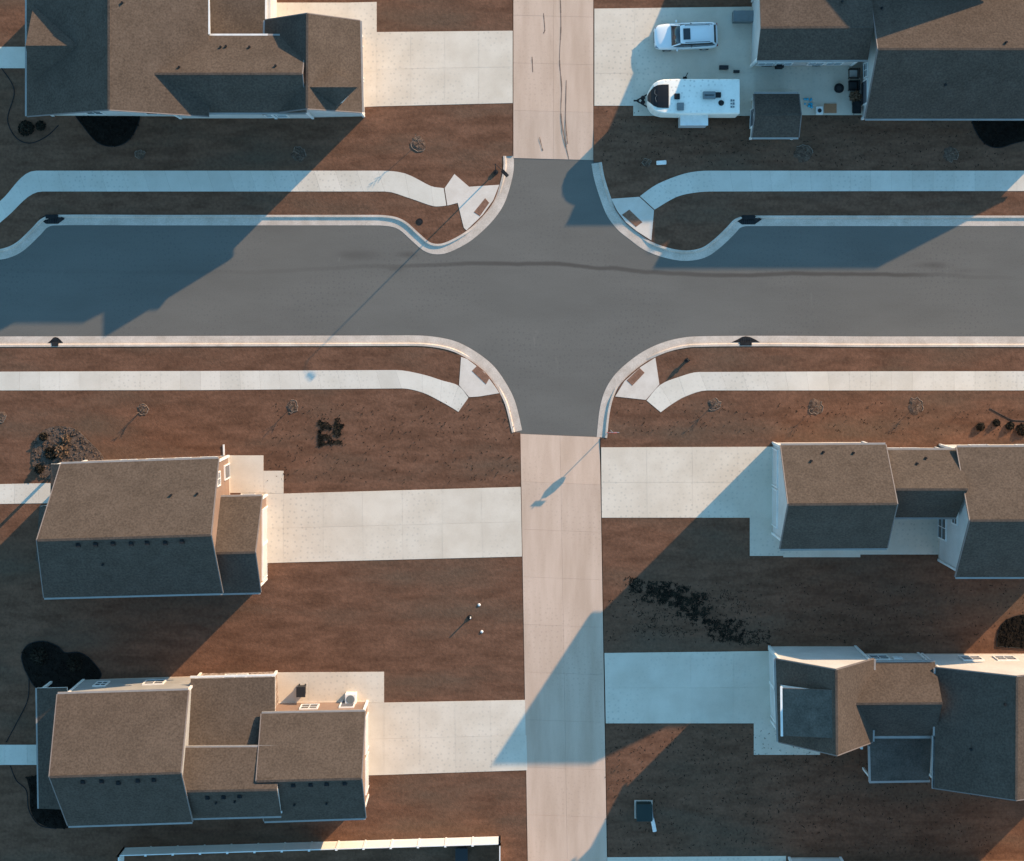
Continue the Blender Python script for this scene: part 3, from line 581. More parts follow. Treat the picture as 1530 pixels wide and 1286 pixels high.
mb = MB(); bar(mb, W(54, 1028, 3.1), W(57, 1208, 3.1), .13, .12); mb.build('gutter', 'gutter', h5)

# --- house with shed dormer and dark porch (lower right)
p = W(1350, 1070, 0); h6 = thing('house', 'house with grey shed dormer on a steep slope and dark porch roof', 'house', (p.x, p.y, ZL))
s = gable(h6, (1159, 985), (1163, 1108), (1306, 985), (1304, 1108), 5.2, 5.2, 8.9, (1250, 1060), e0=.08, e1=.3)
opening(h6, s.a1, s.a0, .3, ZL, 2.5, 2.3, 'garage', Vector((-1, 0, 0))); opening(h6, s.a1, s.a0, .74, ZL, 2.5, 2.3, 'garage', Vector((-1, 0, 0)))
fz = on_plane(s.A0, s.A1, s.R0)
dz = [W(1169, 1028, 7.1), W(1249, 1031, 8.75), W(1249, 1103, 8.75), W(1170, 1099, 7.1)]
roof_plane(h6, dz, 'roof_dark', .14, 'dormer_roof')
MB().prism([(dz[0].x + .15, dz[0].y - .12), (dz[1].x, dz[1].y - .12), (dz[2].x, dz[2].y + .12), (dz[3].x + .15, dz[3].y + .12)], 5.2, [7.0, 8.55, 8.55, 7.0]).build('dormer_wall', 'trim', h6)
mb = MB(); bar(mb, W(1167.5, 1026, 7.1), W(1168.5, 1100, 7.1), .16, .13); mb.build('gutter', 'trim', h6)
m2 = gable(h6, (1235, 990), (1397, 989), (1235, 1100), (1397, 1099), 4.8, 4.8, 6.9, (1330, 1051), e0=0, e1=.1, trim=False, wall='siding')
for t in (.42, .62): opening(h6, m2.a1, m2.a0, t, 1.0, 1.3, 1.3)
opening(h6, m2.a1, m2.a0, .25, 1.6, .5, .5)
opening(h6, m2.b0, m2.b1, .7, ZL + .02, 1.7, 2.1, 'window')
e = gable(h6, (1398, 998), (1396, 1177), (1650, 998), (1650, 1177), 5.4, 5.4, 8.4, (1519, 1100), e0=.05, e1=.3)
fz = on_plane(e.A0, e.A1, e.R0); vents(h6, [(1501, 1052), (1450, 1119)], fz, False)
for t in (.2, .5, .72): opening(h6, e.b0, e.a0, t, 1.2, 1.4, 1.3)
for t in (.3, .7): opening(h6, e.a1, e.b1, t, 1.0, 1.3, 1.3)
low_roof(h6, [(1297, 1103), (1391, 1103), (1388, 1166), (1299, 1167)], [3.3, 3.3, 2.9, 2.9], 'roof_dark')
mb = MB(); bar(mb, W(1298, 1103, 3.25), W(1299.5, 1168, 2.95), .16, .14, .03); bar(mb, W(1299, 1168.5, 2.92), W(1390, 1167, 2.92), .16, .14); mb.build('gutter', 'gutter', h6)
mb = MB(); bar(mb, W(1268, 1101.5, 4.8), W(1393, 1101.5, 4.8), .16, .13, .01); bar(mb, W(1394.5, 1099, 5.38), W(1394.5, 1178, 5.38), .2, .14, .01); mb.build('gutter', 'gutter', h6)
for (px, py) in ((1302, 1163), (1384, 1162), (1288, 1118)): post(h6, px, py, 2.9, 2.85)

# --- house along the bottom edge (only its near wall shows)
p = W(1400, 1400, 0); h8 = thing('house', 'pale-walled house with white framed windows beyond the lawn with the green cabinet', 'house', (p.x, p.y, ZL))
s = gable(h8, (1192, 1312), (1278, 1312), (1192, 1500), (1278, 1500), 5.6, 5.6, 8.8, (1230, 1410), e0=.3, e1=0)
s = gable(h8, (1270, 1322), (1620, 1322), (1270, 1530), (1620, 1530), 6.2, 6.2, 9.6, (1430, 1430), e0=0, e1=.3)
for t in (.28, .50, .76, .86): opening(h8, s.a1, s.a0, t, .6, 1.2, 1.5)

# ------------------------------------------------------------------ vehicles
def place(parent_loc, rz):
    m = Matrix.Translation(parent_loc) @ Matrix.Rotation(rz, 4, 'Z'); return m
def xf(mb, m):
    mb.v = [m @ v for v in mb.v]; return mb
def loft(stations, closed_ring=True):
    mb = MB(); n = len(stations[0]); vs = [p for st in stations for p in st]; fs = []
    for i in range(len(stations) - 1):
        for k in range(n): fs.append((i * n + k, i * n + (k + 1) % n, (i + 1) * n + (k + 1) % n, (i + 1) * n + k))
    fs += [list(range(n))[::-1], list(range((len(stations) - 1) * n, len(stations) * n))]
    return mb.add(vs, fs)
p = W(1024.5, 54, 0.8); SUV = thing('parked_suv', 'white SUV with dark sunroof and roof rails parked on the wide driveway', 'car', (p.x, p.y, ZL + .02))
m = place((p.x, p.y, ZL + .02), R(180 + 2)) @ Matrix.Diagonal((1.02, 1.07, 1.0, 1.0))     # nose towards the alley; local +x is the nose
def X(mb): return xf(mb, m)
# x, half width low, half width shoulder, z bottom, z shoulder, z top, half width top
st = []
for (x, w1, w2, zb, zs, zt, wt) in [(2.38, .52, .55, .42, .62, .72, .45), (2.30, .74, .76, .28, .66, .82, .62), (2.05, .88, .90, .24, .74, .93, .74), (1.45, .92, .94, .26, .84, 1.02, .80), (.98, .92, .95, .26, .90, 1.09, .82), (.2, .92, .95, .25, .95, 1.12, .86), (-.8, .92, .95, .25, .97, 1.14, .86), (-1.6, .92, .955, .26, .99, 1.16, .86), (-2.1, .90, .93, .30, .97, 1.16, .83), (-2.3, .80, .84, .36, .92, 1.10, .74), (-2.38, .62, .66, .44, .84, 1.0, .56)]:
    st.append([(x, -w1, zb), (x, -w2, (zb + zs) / 2), (x, -w2, zs), (x, -wt, zt), (x, 0, zt + .035), (x, wt, zt), (x, w2, zs), (x, w2, (zb + zs) / 2), (x, w1, zb), (x, 0, zb)])
X(loft(st)).build('body', 'carpaint', SUV, True, 0, 2)
# cabin: glass volume then white roof skin and pillars
cab = []
for (x, wb, wt, zt) in [(1.12, .78, .76, 1.10), (.55, .84, .66, 1.52), (.2, .85, .66, 1.62), (-.8, .85, .66, 1.66), (-1.6, .84, .64, 1.63), (-1.95, .82, .60, 1.52), (-2.22, .76, .62, 1.16)]:
    cab.append([(x, -wb, 1.05), (x, -wt, zt), (x, 0, zt + .03), (x, wt, zt), (x, wb, 1.05)])
X(loft(cab)).build('cabin_glass', 'glass', SUV, True)
rf = []
for (x, w, z) in [(.50, .63, 1.535), (.2, .67, 1.645), (-.8, .675, 1.69), (-1.6, .66, 1.665), (-2.02, .60, 1.56)]:
    rf.append([(x, -w, z - .05), (x, -w, z), (x, 0, z + .035), (x, w, z), (x, w, z - .05), (x, 0, z - .02)])
rfo = X(loft(rf)).build('roof', 'carpaint', SUV, True, .015)
X(MB().box((.02, 0, 1.70), (.52, .80, .03), 0, 0, R(3))).build('sunroof', 'glass', rfo)
for sy in (-1, 1):
    X(MB().tube([(.15, sy * .60, 1.70), (.05, sy * .61, 1.76), (-1.55, sy * .60, 1.77), (-1.7, sy * .58, 1.70)], .022, 6)).build('roof_rail', 'iron', SUV)
    X(MB().tube([(1.12, sy * .76, 1.10), (.5, sy * .655, 1.545)], .045, 6)).build('pillar', 'carpaint', SUV)
    X(MB().tube([(-2.2, sy * .74, 1.16), (-1.95, sy * .62, 1.55)], .07, 6)).build('pillar', 'carpaint', SUV)
    X(MB().tube([(-.35, sy * .865, 1.1), (-.4, sy * .68, 1.62)], .03, 6)).build('pillar', 'black', SUV)
    X(MB().box((.72, sy * 1.02, 1.10), (.13, .2, .15))).build('mirror', 'carpaint', SUV, True, .03)
    X(MB().box((2.16, sy * .66, .74), (.28, .26, .12), sy * -.35)).build('headlight', 'lamp', SUV, True, .03)
    X(MB().box((-2.28, sy * .72, .92), (.16, .2, .18))).build('tail_light', 'tail', SUV, True, .03)
    for wx in (1.42, -1.38):
        wmb = MB(); n = 18
        prof = [(.10, .20), (.11, .33), (.08, .355), (-.08, .355), (-.11, .33), (-.10, .20)]
        vs = [(wx + math.cos(2 * math.pi * k / n) * r, sy * .84 + y, .355 + math.sin(2 * math.pi * k / n) * r) for (y, r) in prof for k in range(n)]
        fs = [(i * n + k, i * n + (k + 1) % n, (i + 1) * n + (k + 1) % n, (i + 1) * n + k) for i in range(5) for k in range(n)] + [list(range(n)), list(range(5 * n, 6 * n))]
        wh = X(MB().add(vs, fs)).build('wheel', 'tyre', SUV)
        rim = [(wx + math.cos(2 * math.pi * k / 12) * .2, sy * .955, .355 + math.sin(2 * math.pi * k / 12) * .2) for k in range(12)] + [(wx, sy * .965, .355)]
        X(MB().add(rim, [(k, (k + 1) % 12, 12) for k in range(12)])).build('rim', 'chrome', wh)
    for dx in (.25, -.75): X(MB().box((dx, sy * .96, .92), (.16, .03, .03))).build('door_handle', 'chrome', SUV)
X(MB().box((2.36, 0, .62), (.06, .8, .18))).build('grille', 'black', SUV, False, .02)
X(MB().box((1.02, 0, 1.115), (.10, 1.3, .02))).build('cowl', 'black', SUV)
for sy in (-.3, .25): X(MB().tube([(1.05, sy, 1.15), (.72, sy + .35, 1.42)], .012, 5)).build('wiper', 'black', SUV)

# travel trailer
p = W(1037, 144, 3.0); TR = thing('travel_trailer', 'white travel trailer with black glossy front cap and dark roof units parked beside the SUV', 'trailer', (p.x, p.y, ZL + .02))
m = place((p.x, p.y, ZL + .02), R(180))
L2, hw = 3.42, 1.3
st = []
for (x, w, z0, z1) in [(-L2, hw, .55, 2.98), (-L2 + .05, hw + .01, .5, 3.02), (-1, hw + .01, .5, 3.03), (1.2, hw + .01, .5, 3.03), (2.3, hw - .02, .5, 3.02), (2.75, hw - .13, .5, 2.98), (3.05, hw - .33, .5, 2.9), (3.25, hw - .6, .52, 2.7), (3.36, hw - .85, .6, 2.3), (3.40, .3, .7, 1.8)]:
    st.append([(x, -w, z0), (x, -w, z1 - .08), (x, -w + .07, z1), (x, 0, z1 + .05), (x, w - .07, z1), (x, w, z1 - .08), (x, w, z0), (x, 0, z0)])
X(loft(st)).build('body', 'trailer_white', TR, False, .02)
# black front cap window laid on the rounded nose
cap = [[(x, -w, z - .16), (x, -w, z - .02), (x, -w * .5, z + .02), (x, 0, z + .035), (x, w * .5, z + .02), (x, w, z - .02), (x, w, z - .16)] for (x, w, z) in [(1.92, .88, 3.10), (2.35, .88, 3.095), (2.75, .84, 3.07), (3.05, .70, 2.99), (3.24, .50, 2.82), (3.36, .33, 2.48), (3.43, .18, 2.0)]]
X(loft(cap)).build('front_cap', 'tinted', TR)
X(MB().tube([(2.85, .45, 3.10), (2.93, .1, 3.10), (2.80, -.05, 3.13), (2.98, -.2, 3.07), (2.95, -.5, 3.06)], .012, 5)).build('cap_stripe', 'greybox', TR)
X(MB().box((1.30, .03, 3.14), (.42, .44, .14))).build('roof_vent', 'iron', TR, False, .03)
X(MB().box((1.05, .78, 3.13), (.52, .58, .13))).build('roof_hatch', 'greybox', TR, False, .03)
ac = X(MB().box((-1.1, -.05, 3.20), (.95, .58, .26))).build('air_conditioner', 'greybox', TR, False, .06)
X(MB().box((-1.78, -.08, 3.17), (.42, .40, .2))).build('fan_housing', 'iron', ac, False, .04)
X(MB().box((-1.1, -.05, 3.345), (.7, .05, .03))).build('cover_ridge', 'iron', ac)
X(MB().cyl((-2.02, .50, 3.06), .22, .15, 18, .17)).build('round_vent', 'iron', TR)
for k in range(6): X(MB().box((-2.78 - (k % 2) * .17, .32 + (k // 2) * .24, 3.085), (.13, .17 - .03 * (k % 3), .012))).build('roof_marking', 'greybox', TR)
so = X(MB().box((-.08, 1.68, 1.35), (2.05, .80, 1.75))).build('slide_out', 'carpaint', TR, False, .03)
X(MB().box((-.08, 1.68, 2.245), (2.1, .84, .04))).build('slide_roof', 'trim', so)
X(MB().tube([(3.2, -.55, .55), (4.15, 0, .52)], .06, 6).tube([(3.2, .55, .55), (4.15, 0, .52)], .06, 6)).build('a_frame', 'iron', TR)
for yy in (-.17, .17): X(MB().rev((3.68, yy, .55), [(.15, 0), (.17, .1), (.17, .42), (.1, .52), (.04, .55)], 12)).build('gas_bottle', 'iron', TR, True)
X(MB().box((4.22, 0, .56), (.3, .12, .1)).cyl((4.0, 0, .0), .04, .9, 8)).build('hitch', 'iron', TR)
for sy in (-1, 1):
    for wx in (-.5, -1.25):
        n = 14; vs = [(wx + math.cos(2 * math.pi * k / n) * r, sy * 1.15 + y, .35 + math.sin(2 * math.pi * k / n) * r) for (y, r) in ((.1, .34), (-.1, .34)) for k in range(n)]
        X(MB().add(vs, [(k, (k + 1) % n, n + (k + 1) % n, n + k) for k in range(n)] + [list(range(n)), list(range(n, 2 * n))])).build('wheel', 'tyre', TR)
X(MB().tube([(.6, -1.33, .4), (.55, -1.6, .3), (.45, -1.6, .12), (.45, -1.34, .12)], .03, 6)).build('entry_step', 'iron', TR)

# ------------------------------------------------------------------ street furniture
# storm inlets set in the kerb
def inlet(px, py, w, label, wing=1.0):
    p = W(px, py, 0); t = thing('storm_drain', label, 'storm drain', (p.x, p.y, 0.0))
    MB().box((p.x, p.y + .18, .09), (w * .5, .32, .16)).build('hood', 'iron', t, False, .02)
    fr = MB(); fr.box((p.x, p.y - .12, .022), (w * .5, .5, .03)); gr = fr.build('grate', 'iron', t)
    for k in range(7): MB().box((p.x - w * .22 + k * w * .44 / 6, p.y - .12, .045), (.035, .46, .02)).build('grate_bar', 'black', gr)
    for sx in (-1, 1):
        a = MB(); x0 = p.x + sx * w * .25; x1 = p.x + sx * w * .5
        a.add([(x0, p.y + .28, .17), (x0, p.y - .36, .03), (x1, p.y - .02, .03), (x1, p.y + .05, .15), (x0, p.y + .28, 0), (x0, p.y - .36, 0), (x1, p.y - .02, 0), (x1, p.y + .05, 0)], [(0, 1, 2, 3), (0, 4, 5, 1), (1, 5, 6, 2), (2, 6, 7, 3), (3, 7, 4, 0), (7, 6, 5, 4)]).build('wing', 'iron', t)
    return t
def inlet_f(px, py, w, label):    # same, mirrored for the far kerb
    return inlet(px, py, w, label)
inlet(78, 327, 1.9, 'black cast iron storm drain at the bend where the parking bay narrows')
inlet(1118, 328, 2.0, 'black cast iron storm drain at the kerb bend near the driveway with the trailer')
def inlet_s(px, py, w, label):
    p = W(px, py, 0); t = thing('storm_drain', label, 'storm drain', (p.x, p.y, 0.0))
    MB().box((p.x, p.y - .16, .09), (w * .42, .3, .17)).build('hood', 'iron', t, False, .02)
    vs = [(-.5, -.06), (-.3, .14), (-.12, .36), (.0, .40), (.16, .34), (.34, .16), (.5, -.06)]
    poly = [(p.x + a * w, p.y + b) for a, b in vs]; gr = MB().prism(poly, 0.0, .04).build('grate', 'iron', t)
    for k in range(5): MB().box((p.x - w * .16 + k * w * .08, p.y + .12, .05), (.04, .34, .02)).build('grate_bar', 'black', gr)
    return t
inlet_s(83, 511, 1.2, 'small black storm drain in the straight kerb opposite the parking bay')
inlet_s(1114, 510, 2.2, 'wide arched black storm drain in the kerb behind the hydrant')
# hydrant
p = W(1026, 538, 0); hy = thing('fire_hydrant', 'small dark fire hydrant on the verge beside the wide arched drain', 'hydrant', (p.x, p.y, ZL))
MB().rev((p.x, p.y, ZL - .02), [(.17, 0), (.17, .05), (.11, .06), (.11, .5), (.14, .52), (.14, .56), (.11, .62), (.06, .70), (.03, .76)], 14).build('barrel', 'iron', hy, True)
for a in (0, 90, 180): MB().tube([(p.x, p.y, ZL + .42), (p.x + math.cos(R(a)) * .2, p.y + math.sin(R(a)) * .2, ZL + .42)], .055, 8).build('outlet', 'iron', hy)
# valve lid
p = W(627, 331, 0); tag(MB().rev((p.x, p.y, ZL - .02), [(.26, 0), (.26, .05), (.22, .06), (.21, .045), (.05, .05)], 18).build('valve_cover', 'iron'), 'round black valve cover in the dirt of the kerb corner', 'valve cover')
# street lamp
p = W(741, 257, 0); sl = thing('street_lamp', 'slim dark street lamp standing at the kerb corner, casting a long thin shadow', 'street lamp', (p.x, p.y, ZL))
MB().cyl((p.x, p.y, ZL - .02), .2, .25, 12, .15).build('base', 'iron', sl)
MB().tube([(p.x, p.y, ZL), (p.x, p.y, 6.9)], [.05, .03], 8).build('pole', 'iron', sl)
MB().tube([(p.x, p.y, 6.85), (p.x + .2, p.y - .2, 7.05), (p.x + .55, p.y - .55, 7.1)], .024, 6).build('arm', 'iron', sl)
hd = MB().box((p.x + .72, p.y - .72, 7.09), (.62, .26, .11), R(-45)).build('lamp_head', 'iron', sl, False, .03)
MB().box((p.x + .74, p.y - .74, 7.025), (.4, .18, .03), R(-45)).build('lens', 'lamp', hd)
# stop sign with name blades
p = W(912, 642, 0); sg = thing('street_sign', 'stop sign post with street name blades at the corner of the alley mouth', 'street sign', (p.x, p.y, ZL))
MB().tube([(p.x, p.y, ZL - .02), (p.x, p.y, 2.95)], .032, 6).build('post', 'galv', sg)
oc = [(math.cos(R(22.5 + 45 * k)) * .41, math.sin(R(22.5 + 45 * k)) * .41) for k in range(8)]
mb = MB(); vs = [(p.x + a, p.y - .05, 2.15 + c) for a, c in oc] + [(p.x + a, p.y - .075, 2.15 + c) for a, c in oc]
mb.add(vs, [list(range(8)), list(range(8, 16))[::-1]] + [(k, (k + 1) % 8, 8 + (k + 1) % 8, 8 + k) for k in range(8)]).build('sign_plate', 'red', sg)
MB().box((p.x + .1, p.y, 2.76), (.8, .03, .2)).build('name_blade', 'galv', sg)
# transformer cabinet and length of pipe beside it
p = W(962, 1211, .5); tc = thing('utility_cabinet', 'dark green utility cabinet standing on the shaded lawn beside the alley', 'cabinet', (p.x, p.y, ZL))
MB().box((p.x, p.y, ZL + .03), (1.4, 1.4, .1)).build('pad', 'curb', tc)
bo = MB().box((p.x, p.y, ZL + .5), (1.15, 1.25, .84)).build('cabinet_body', 'green', tc, False, .03)
MB().box((p.x, p.y, ZL + .95), (1.22, 1.32, .07)).build('cabinet_lid', 'green', tc, False, .02)
MB().box((p.x + .62, p.y - .1, ZL + .48), (.08, 1.0, .7), R(6)).build('open_door', 'galv', bo)
mb = MB(); a = W(974, 1222, .1); c = W(978, 1241, .1); mb.tube([(a.x, a.y, ZL + .14), (a.x + .12, a.y - .5, ZL + .14), (c.x, c.y, ZL + .14)], .16, 10)
tag(mb.build('pipe', 'trim'), 'short white pipe lying on the lawn against the green cabinet', 'pipe')
# marker stake with bits
p = W(703, 921, 0); st_ = thing('marker_stake', 'short pale marker stake with dark foot alone in the brown lawn', 'stake', (p.x, p.y, ZL))
MB().tube([(p.x, p.y, ZL - .03), (p.x + .02, p.y + .02, ZL + .75)], .05, 6).build('stake', 'trim', st_); MB().rev((p.x - .05, p.y - .03, ZL - .02), [(.2, 0), (.17, .1), (.08, .2)], 10).build('foot', 'iron', st_)
for (px, py, lb) in ((716, 903, 'upper'), (720, 943, 'lower')):
    p = W(px, py, 0); tag(MB().rev((p.x, p.y, ZL - .02), [(.10, 0), (.12, .06), (.08, .11), (.02, .13)], 9).build('stone', 'trim'), 'small white stone on the brown lawn near the marker stake', 'stone', 'white stones near the stake')

# vinyl privacy fence along the bottom
p = W(470, 1260, 0); fn = thing('vinyl_fence', 'white vinyl privacy fence enclosing a yard beside the twin-gable house', 'fence', (p.x, p.y, ZL))
A = Vector(W(186, 1266)); B = Vector(W(747, 1249)); C = Vector(W(747, 1420)); D = Vector(W(182, 1420))
for (a, c) in ((A, B), (B, C), (A, D)):
    l = (c - a).length; n = max(1, round(l / 2.1)); u = (c - a).normalized(); rz = math.atan2(u.y, u.x)
    for k in range(n + 1):
        q = a + u * (l * k / n); pm = MB().box((q.x, q.y, ZL + .93), (.13, .13, 1.9)); pm.box((q.x, q.y, ZL + 1.9), (.17, .17, .06)); pm.build('post', 'vinyl', fn)
    for k in range(n):
        q = a + u * (l * (k + .5) / n); w_ = l / n - .14
        MB().box((q.x, q.y, ZL + .12), (w_, .06, .16), rz).build('rail', 'vinyl', fn); MB().box((q.x, q.y, ZL + 1.74), (w_, .07, .14), rz).build('rail', 'vinyl', fn)
        MB().box((q.x, q.y, ZL + .93), (w_, .03, 1.5), rz).build('panel', 'vinyl', fn)
# bins
def bin_(px, py, z, label, mat='black', w=.66, dpt=.75, h=1.05, rz=0):
    p = W(px, py, z); t = thing('wheeled_bin', label, 'bin', (p.x, p.y, ZL + .02)); zb = ZL + .02
    vs = []
    m_ = Matrix.Rotation(rz, 3, 'Z')
    for zz, k in ((.06, .8), (h, 1.0)):
        for x, y in ((-1, -1), (1, -1), (1, 1), (-1, 1)): vs.append(Vector((p.x, p.y, zb)) + m_ @ Vector((x * w / 2 * k, y * dpt / 2 * k, zz)))
    MB().add(vs, [(3, 2, 1, 0), (4, 5, 6, 7), (0, 1, 5, 4), (1, 2, 6, 5), (2, 3, 7, 6), (3, 0, 4, 7)]).build('tub', mat, t, False, .03)
    q = Vector((p.x, p.y, zb)); MB().box(q + Vector((0, 0, h + .04)), (w * 1.06, dpt * 1.06, .07), rz).build('lid', mat, t, False, .03)
    for sx in (-1, 1): MB().tube([q + m_ @ Vector((sx * w * .3, dpt * .42, .1)), q + m_ @ Vector((sx * w * .42, dpt * .42, .1))], .1, 10).build('wheel', 'tyre', t)
    return t
bin_(451, 1031, .6, 'black wheeled bin on the pale patio above the tan wall')
bin_(690, 1276, .6, 'black wheeled bin inside the white vinyl fence', w=.9, dpt=1.2)
# small white units by house walls
def cond(px, py, z, w, d_, h_, label, mat='vinyl', name='air_conditioner', cat='air conditioner'):
    p = W(px, py, z); t = thing(name, label, cat, (p.x, p.y, ZL + .02))
    MB().box((p.x, p.y, ZL + .02 + h_ / 2), (w, d_, h_)).build('casing', mat, t, False, .03)
    MB().cyl((p.x, p.y, ZL + .02 + h_), min(w, d_) * .4, .03, 16).build('fan_grille', 'greybox', t)
    return t
cond(524, 1044, .8, .85, .8, .85, 'white boxy air conditioner at the tan wall of the patio')
cond(1111, 25, .6, 1.65, .85, .9, 'grey boxy unit on the driveway against the garage wall', 'greybox', 'storage_unit', 'storage box')
# patio things
def chair(px, py, rz, label, seat='wicker', cush='cushion', grp='patio seating'):
    p = W(px, py, .4); t = thing('patio_chair', label, 'chair', (p.x, p.y, ZL + .02)); m_ = Matrix.Translation((p.x, p.y, ZL + .02)) @ Matrix.Rotation(rz, 4, 'Z')
    for x in (-.33, .33):
        for y in (-.33, .33): xf(MB().box((x, y, .15), (.06, .06, .3)), m_).build('leg', seat, t)
    xf(MB().box((0, 0, .34), (.76, .76, .1)), m_).build('seat', seat, t, False, .02)
    xf(MB().box((0, -.02, .43), (.56, .6, .1)), m_).build('cushion', cush, t, False, .04)
    xf(MB().box((0, .36, .62), (.76, .1, .5)), m_).build('backrest', seat, t, False, .02)
    for x in (-.36, .36): xf(MB().box((x, 0, .5), (.08, .7, .24)), m_).build('armrest', seat, t, False, .02)
    return t
chair(1275, 110, R(-90), 'wicker patio chair with large pale cushion against the house wall')
chair(1275, 128, R(-90), 'dark wicker patio chair with black cushion between pale cushion chair and dry planter', 'iron', 'black')
p = W(1253, 132, .4); ft = thing('fire_table', 'round black fire table standing on the patio', 'table', (p.x, p.y, ZL + .02))
MB().rev((p.x, p.y, ZL + .02), [(.26, 0), (.3, .05), (.22, .4), (.36, .44), (.38, .5), (.36, .52), (.2, .5)], 22).build('bowl', 'iron', ft, True); MB().cyl((p.x, p.y, ZL + .5), .19, .03, 16).build('burner_lid', 'black', ft)
def shrub(px, py, r, n, mat, label, cat='shrub', name='shrub', grp=None, z0=ZL, hgt=.7, sz=.13):
    p = W(px, py, 0); t = thing(name, label, cat, (p.x, p.y, z0), grp); mb = MB(); rr = random.Random(int(px * 7 + py))
    for k in range(n):
        a = rr.uniform(0, 6.28); q = r * math.sqrt(rr.random()); z = z0 + hgt * (1 - (q / r) ** 2 * .7) * rr.uniform(.15, 1)
        c = Vector((p.x + math.cos(a) * q, p.y + math.sin(a) * q, z)); d1 = Vector((rr.uniform(-1, 1), rr.uniform(-1, 1), rr.uniform(-.6, .9))).normalized() * sz; d2 = d1.cross(Vector((rr.uniform(-1, 1), rr.uniform(-1, 1), 1))).normalized() * sz * .5
        mb.add([c - d1, c + d2, c + d1, c - d2], [(0, 1, 2, 3)])
    mb.build('foliage', mat, t)
    st = MB()
    for k in range(5):
        a = rr.uniform(0, 6.28); st.tube([(p.x, p.y, z0 - .03), (p.x + math.cos(a) * r * .6, p.y + math.sin(a) * r * .6, z0 + hgt * .7)], [.02, .008], 4)
    st.build('stem', 'bark', t); return t
p = W(1276, 144, .3); pl = thing('planter', 'square wicker planter with dry shrub beside the dark wall door', 'planter', (p.x, p.y, ZL + .02))
MB().box((p.x, p.y, ZL + .25), (.6, .6, .46), 0, 0, 0, 1.1).build('pot', 'wicker', pl, False, .02); MB().cyl((p.x, p.y, ZL + .46), .26, .04, 12).build('soil', 'mulch', pl)
shrub(1275, 146, .45, 160, 'dry_leaf', 'dry brown shrub growing in the wicker planter', z0=ZL + .48)
bin_(1279, 161, .5, 'low dark bin in the corner between house wall and patio edge', 'iron', .6, .9, .7)
p = W(1224, 165, .3); pb = thing('litter_box', 'white open box with black oval opening next to the terracotta mat', 'box', (p.x, p.y, ZL + .02))
MB().box((p.x, p.y, ZL + .2), (.52, .62, .36)).build('case', 'vinyl', pb, False, .04); MB().rev((p.x, p.y - .02, ZL + .375), [(.13, 0), (.16, .03), (.1, .035)], 14).build('opening', 'black', pb)
p = W(1240, 162, 0); tag(MB().box((p.x, p.y, ZL + .065), (.95, .72, .06)).build('mat', 'terra'), 'square terracotta mat on the patio by the white box', 'mat')
rr = random.Random(4)
for k in range(14):
    p = W(1205 + rr.uniform(-6, 8), 157 + rr.uniform(-10, 6), 0); r_ = rr.uniform(.06, .12)
    tag(MB().rev((p.x, p.y, ZL + .018), [(.02, 0), (r_ * .8, r_ * .4), (r_, r_), (r_ * .8, r_ * 1.6), (.02, r_ * 2)], 9).build('toy_ball', 'cyan', None, True), 'small bright cyan toy ball on the patio between shed and white box', 'ball', 'cyan toy balls on the patio')
def crate(px, py, w, d_, h_, label, mat='iron', rz=0):
    p = W(px, py, h_ * .5); t = thing('storage_crate', label, 'crate', (p.x, p.y, ZL + .02)); zb = ZL + .02
    MB().box((p.x, p.y, zb + h_ * .44), (w, d_, h_ * .88), rz).build('tub', mat, t, False, .02); MB().box((p.x, p.y, zb + h_ * .93), (w * 1.05, d_ * 1.05, h_ * .12), rz).build('lid', 'black', t, False, .02)
crate(1081, 101, .68, .3, .3, 'long narrow black crate on the driveway between SUV and shed')
crate(1100, 107, .45, .2, .25, 'small black crate on the driveway next to the long one')
crate(1146, 95, .8, .35, .8, 'black crate below the garage wall corner')
crate(1164, 97, .55, .55, .9, 'square black crate against the garage wall')
crate(1220, 94, .6, .4, .8, 'squat black crate midway along the garage wall')
crate(1248, 92, 1.9, .35, .7, 'long black bench crate along the garage wall by the house')
p = W(1025, 113, 0); tag(MB().tube([(p.x - .1, p.y - .2, ZL + .04), (p.x, p.y, ZL + .7), (p.x + .06, p.y + .12, ZL + .75)], .03, 6).box((p.x - .1, p.y - .2, ZL + .06), (.3, .2, .08)).build('scooter', 'iron'), 'small dark kick scooter standing behind the trailer on the driveway side', 'scooter')
p = W(988, 243, 0); tag(MB().box((p.x, p.y, ZL + .09), (.82, .36, .2), R(4), 0, 0, .8).build('boulder', 'trim', None, False, .06), 'pale oblong block lying on the dark lawn near the kerb curve', 'block')

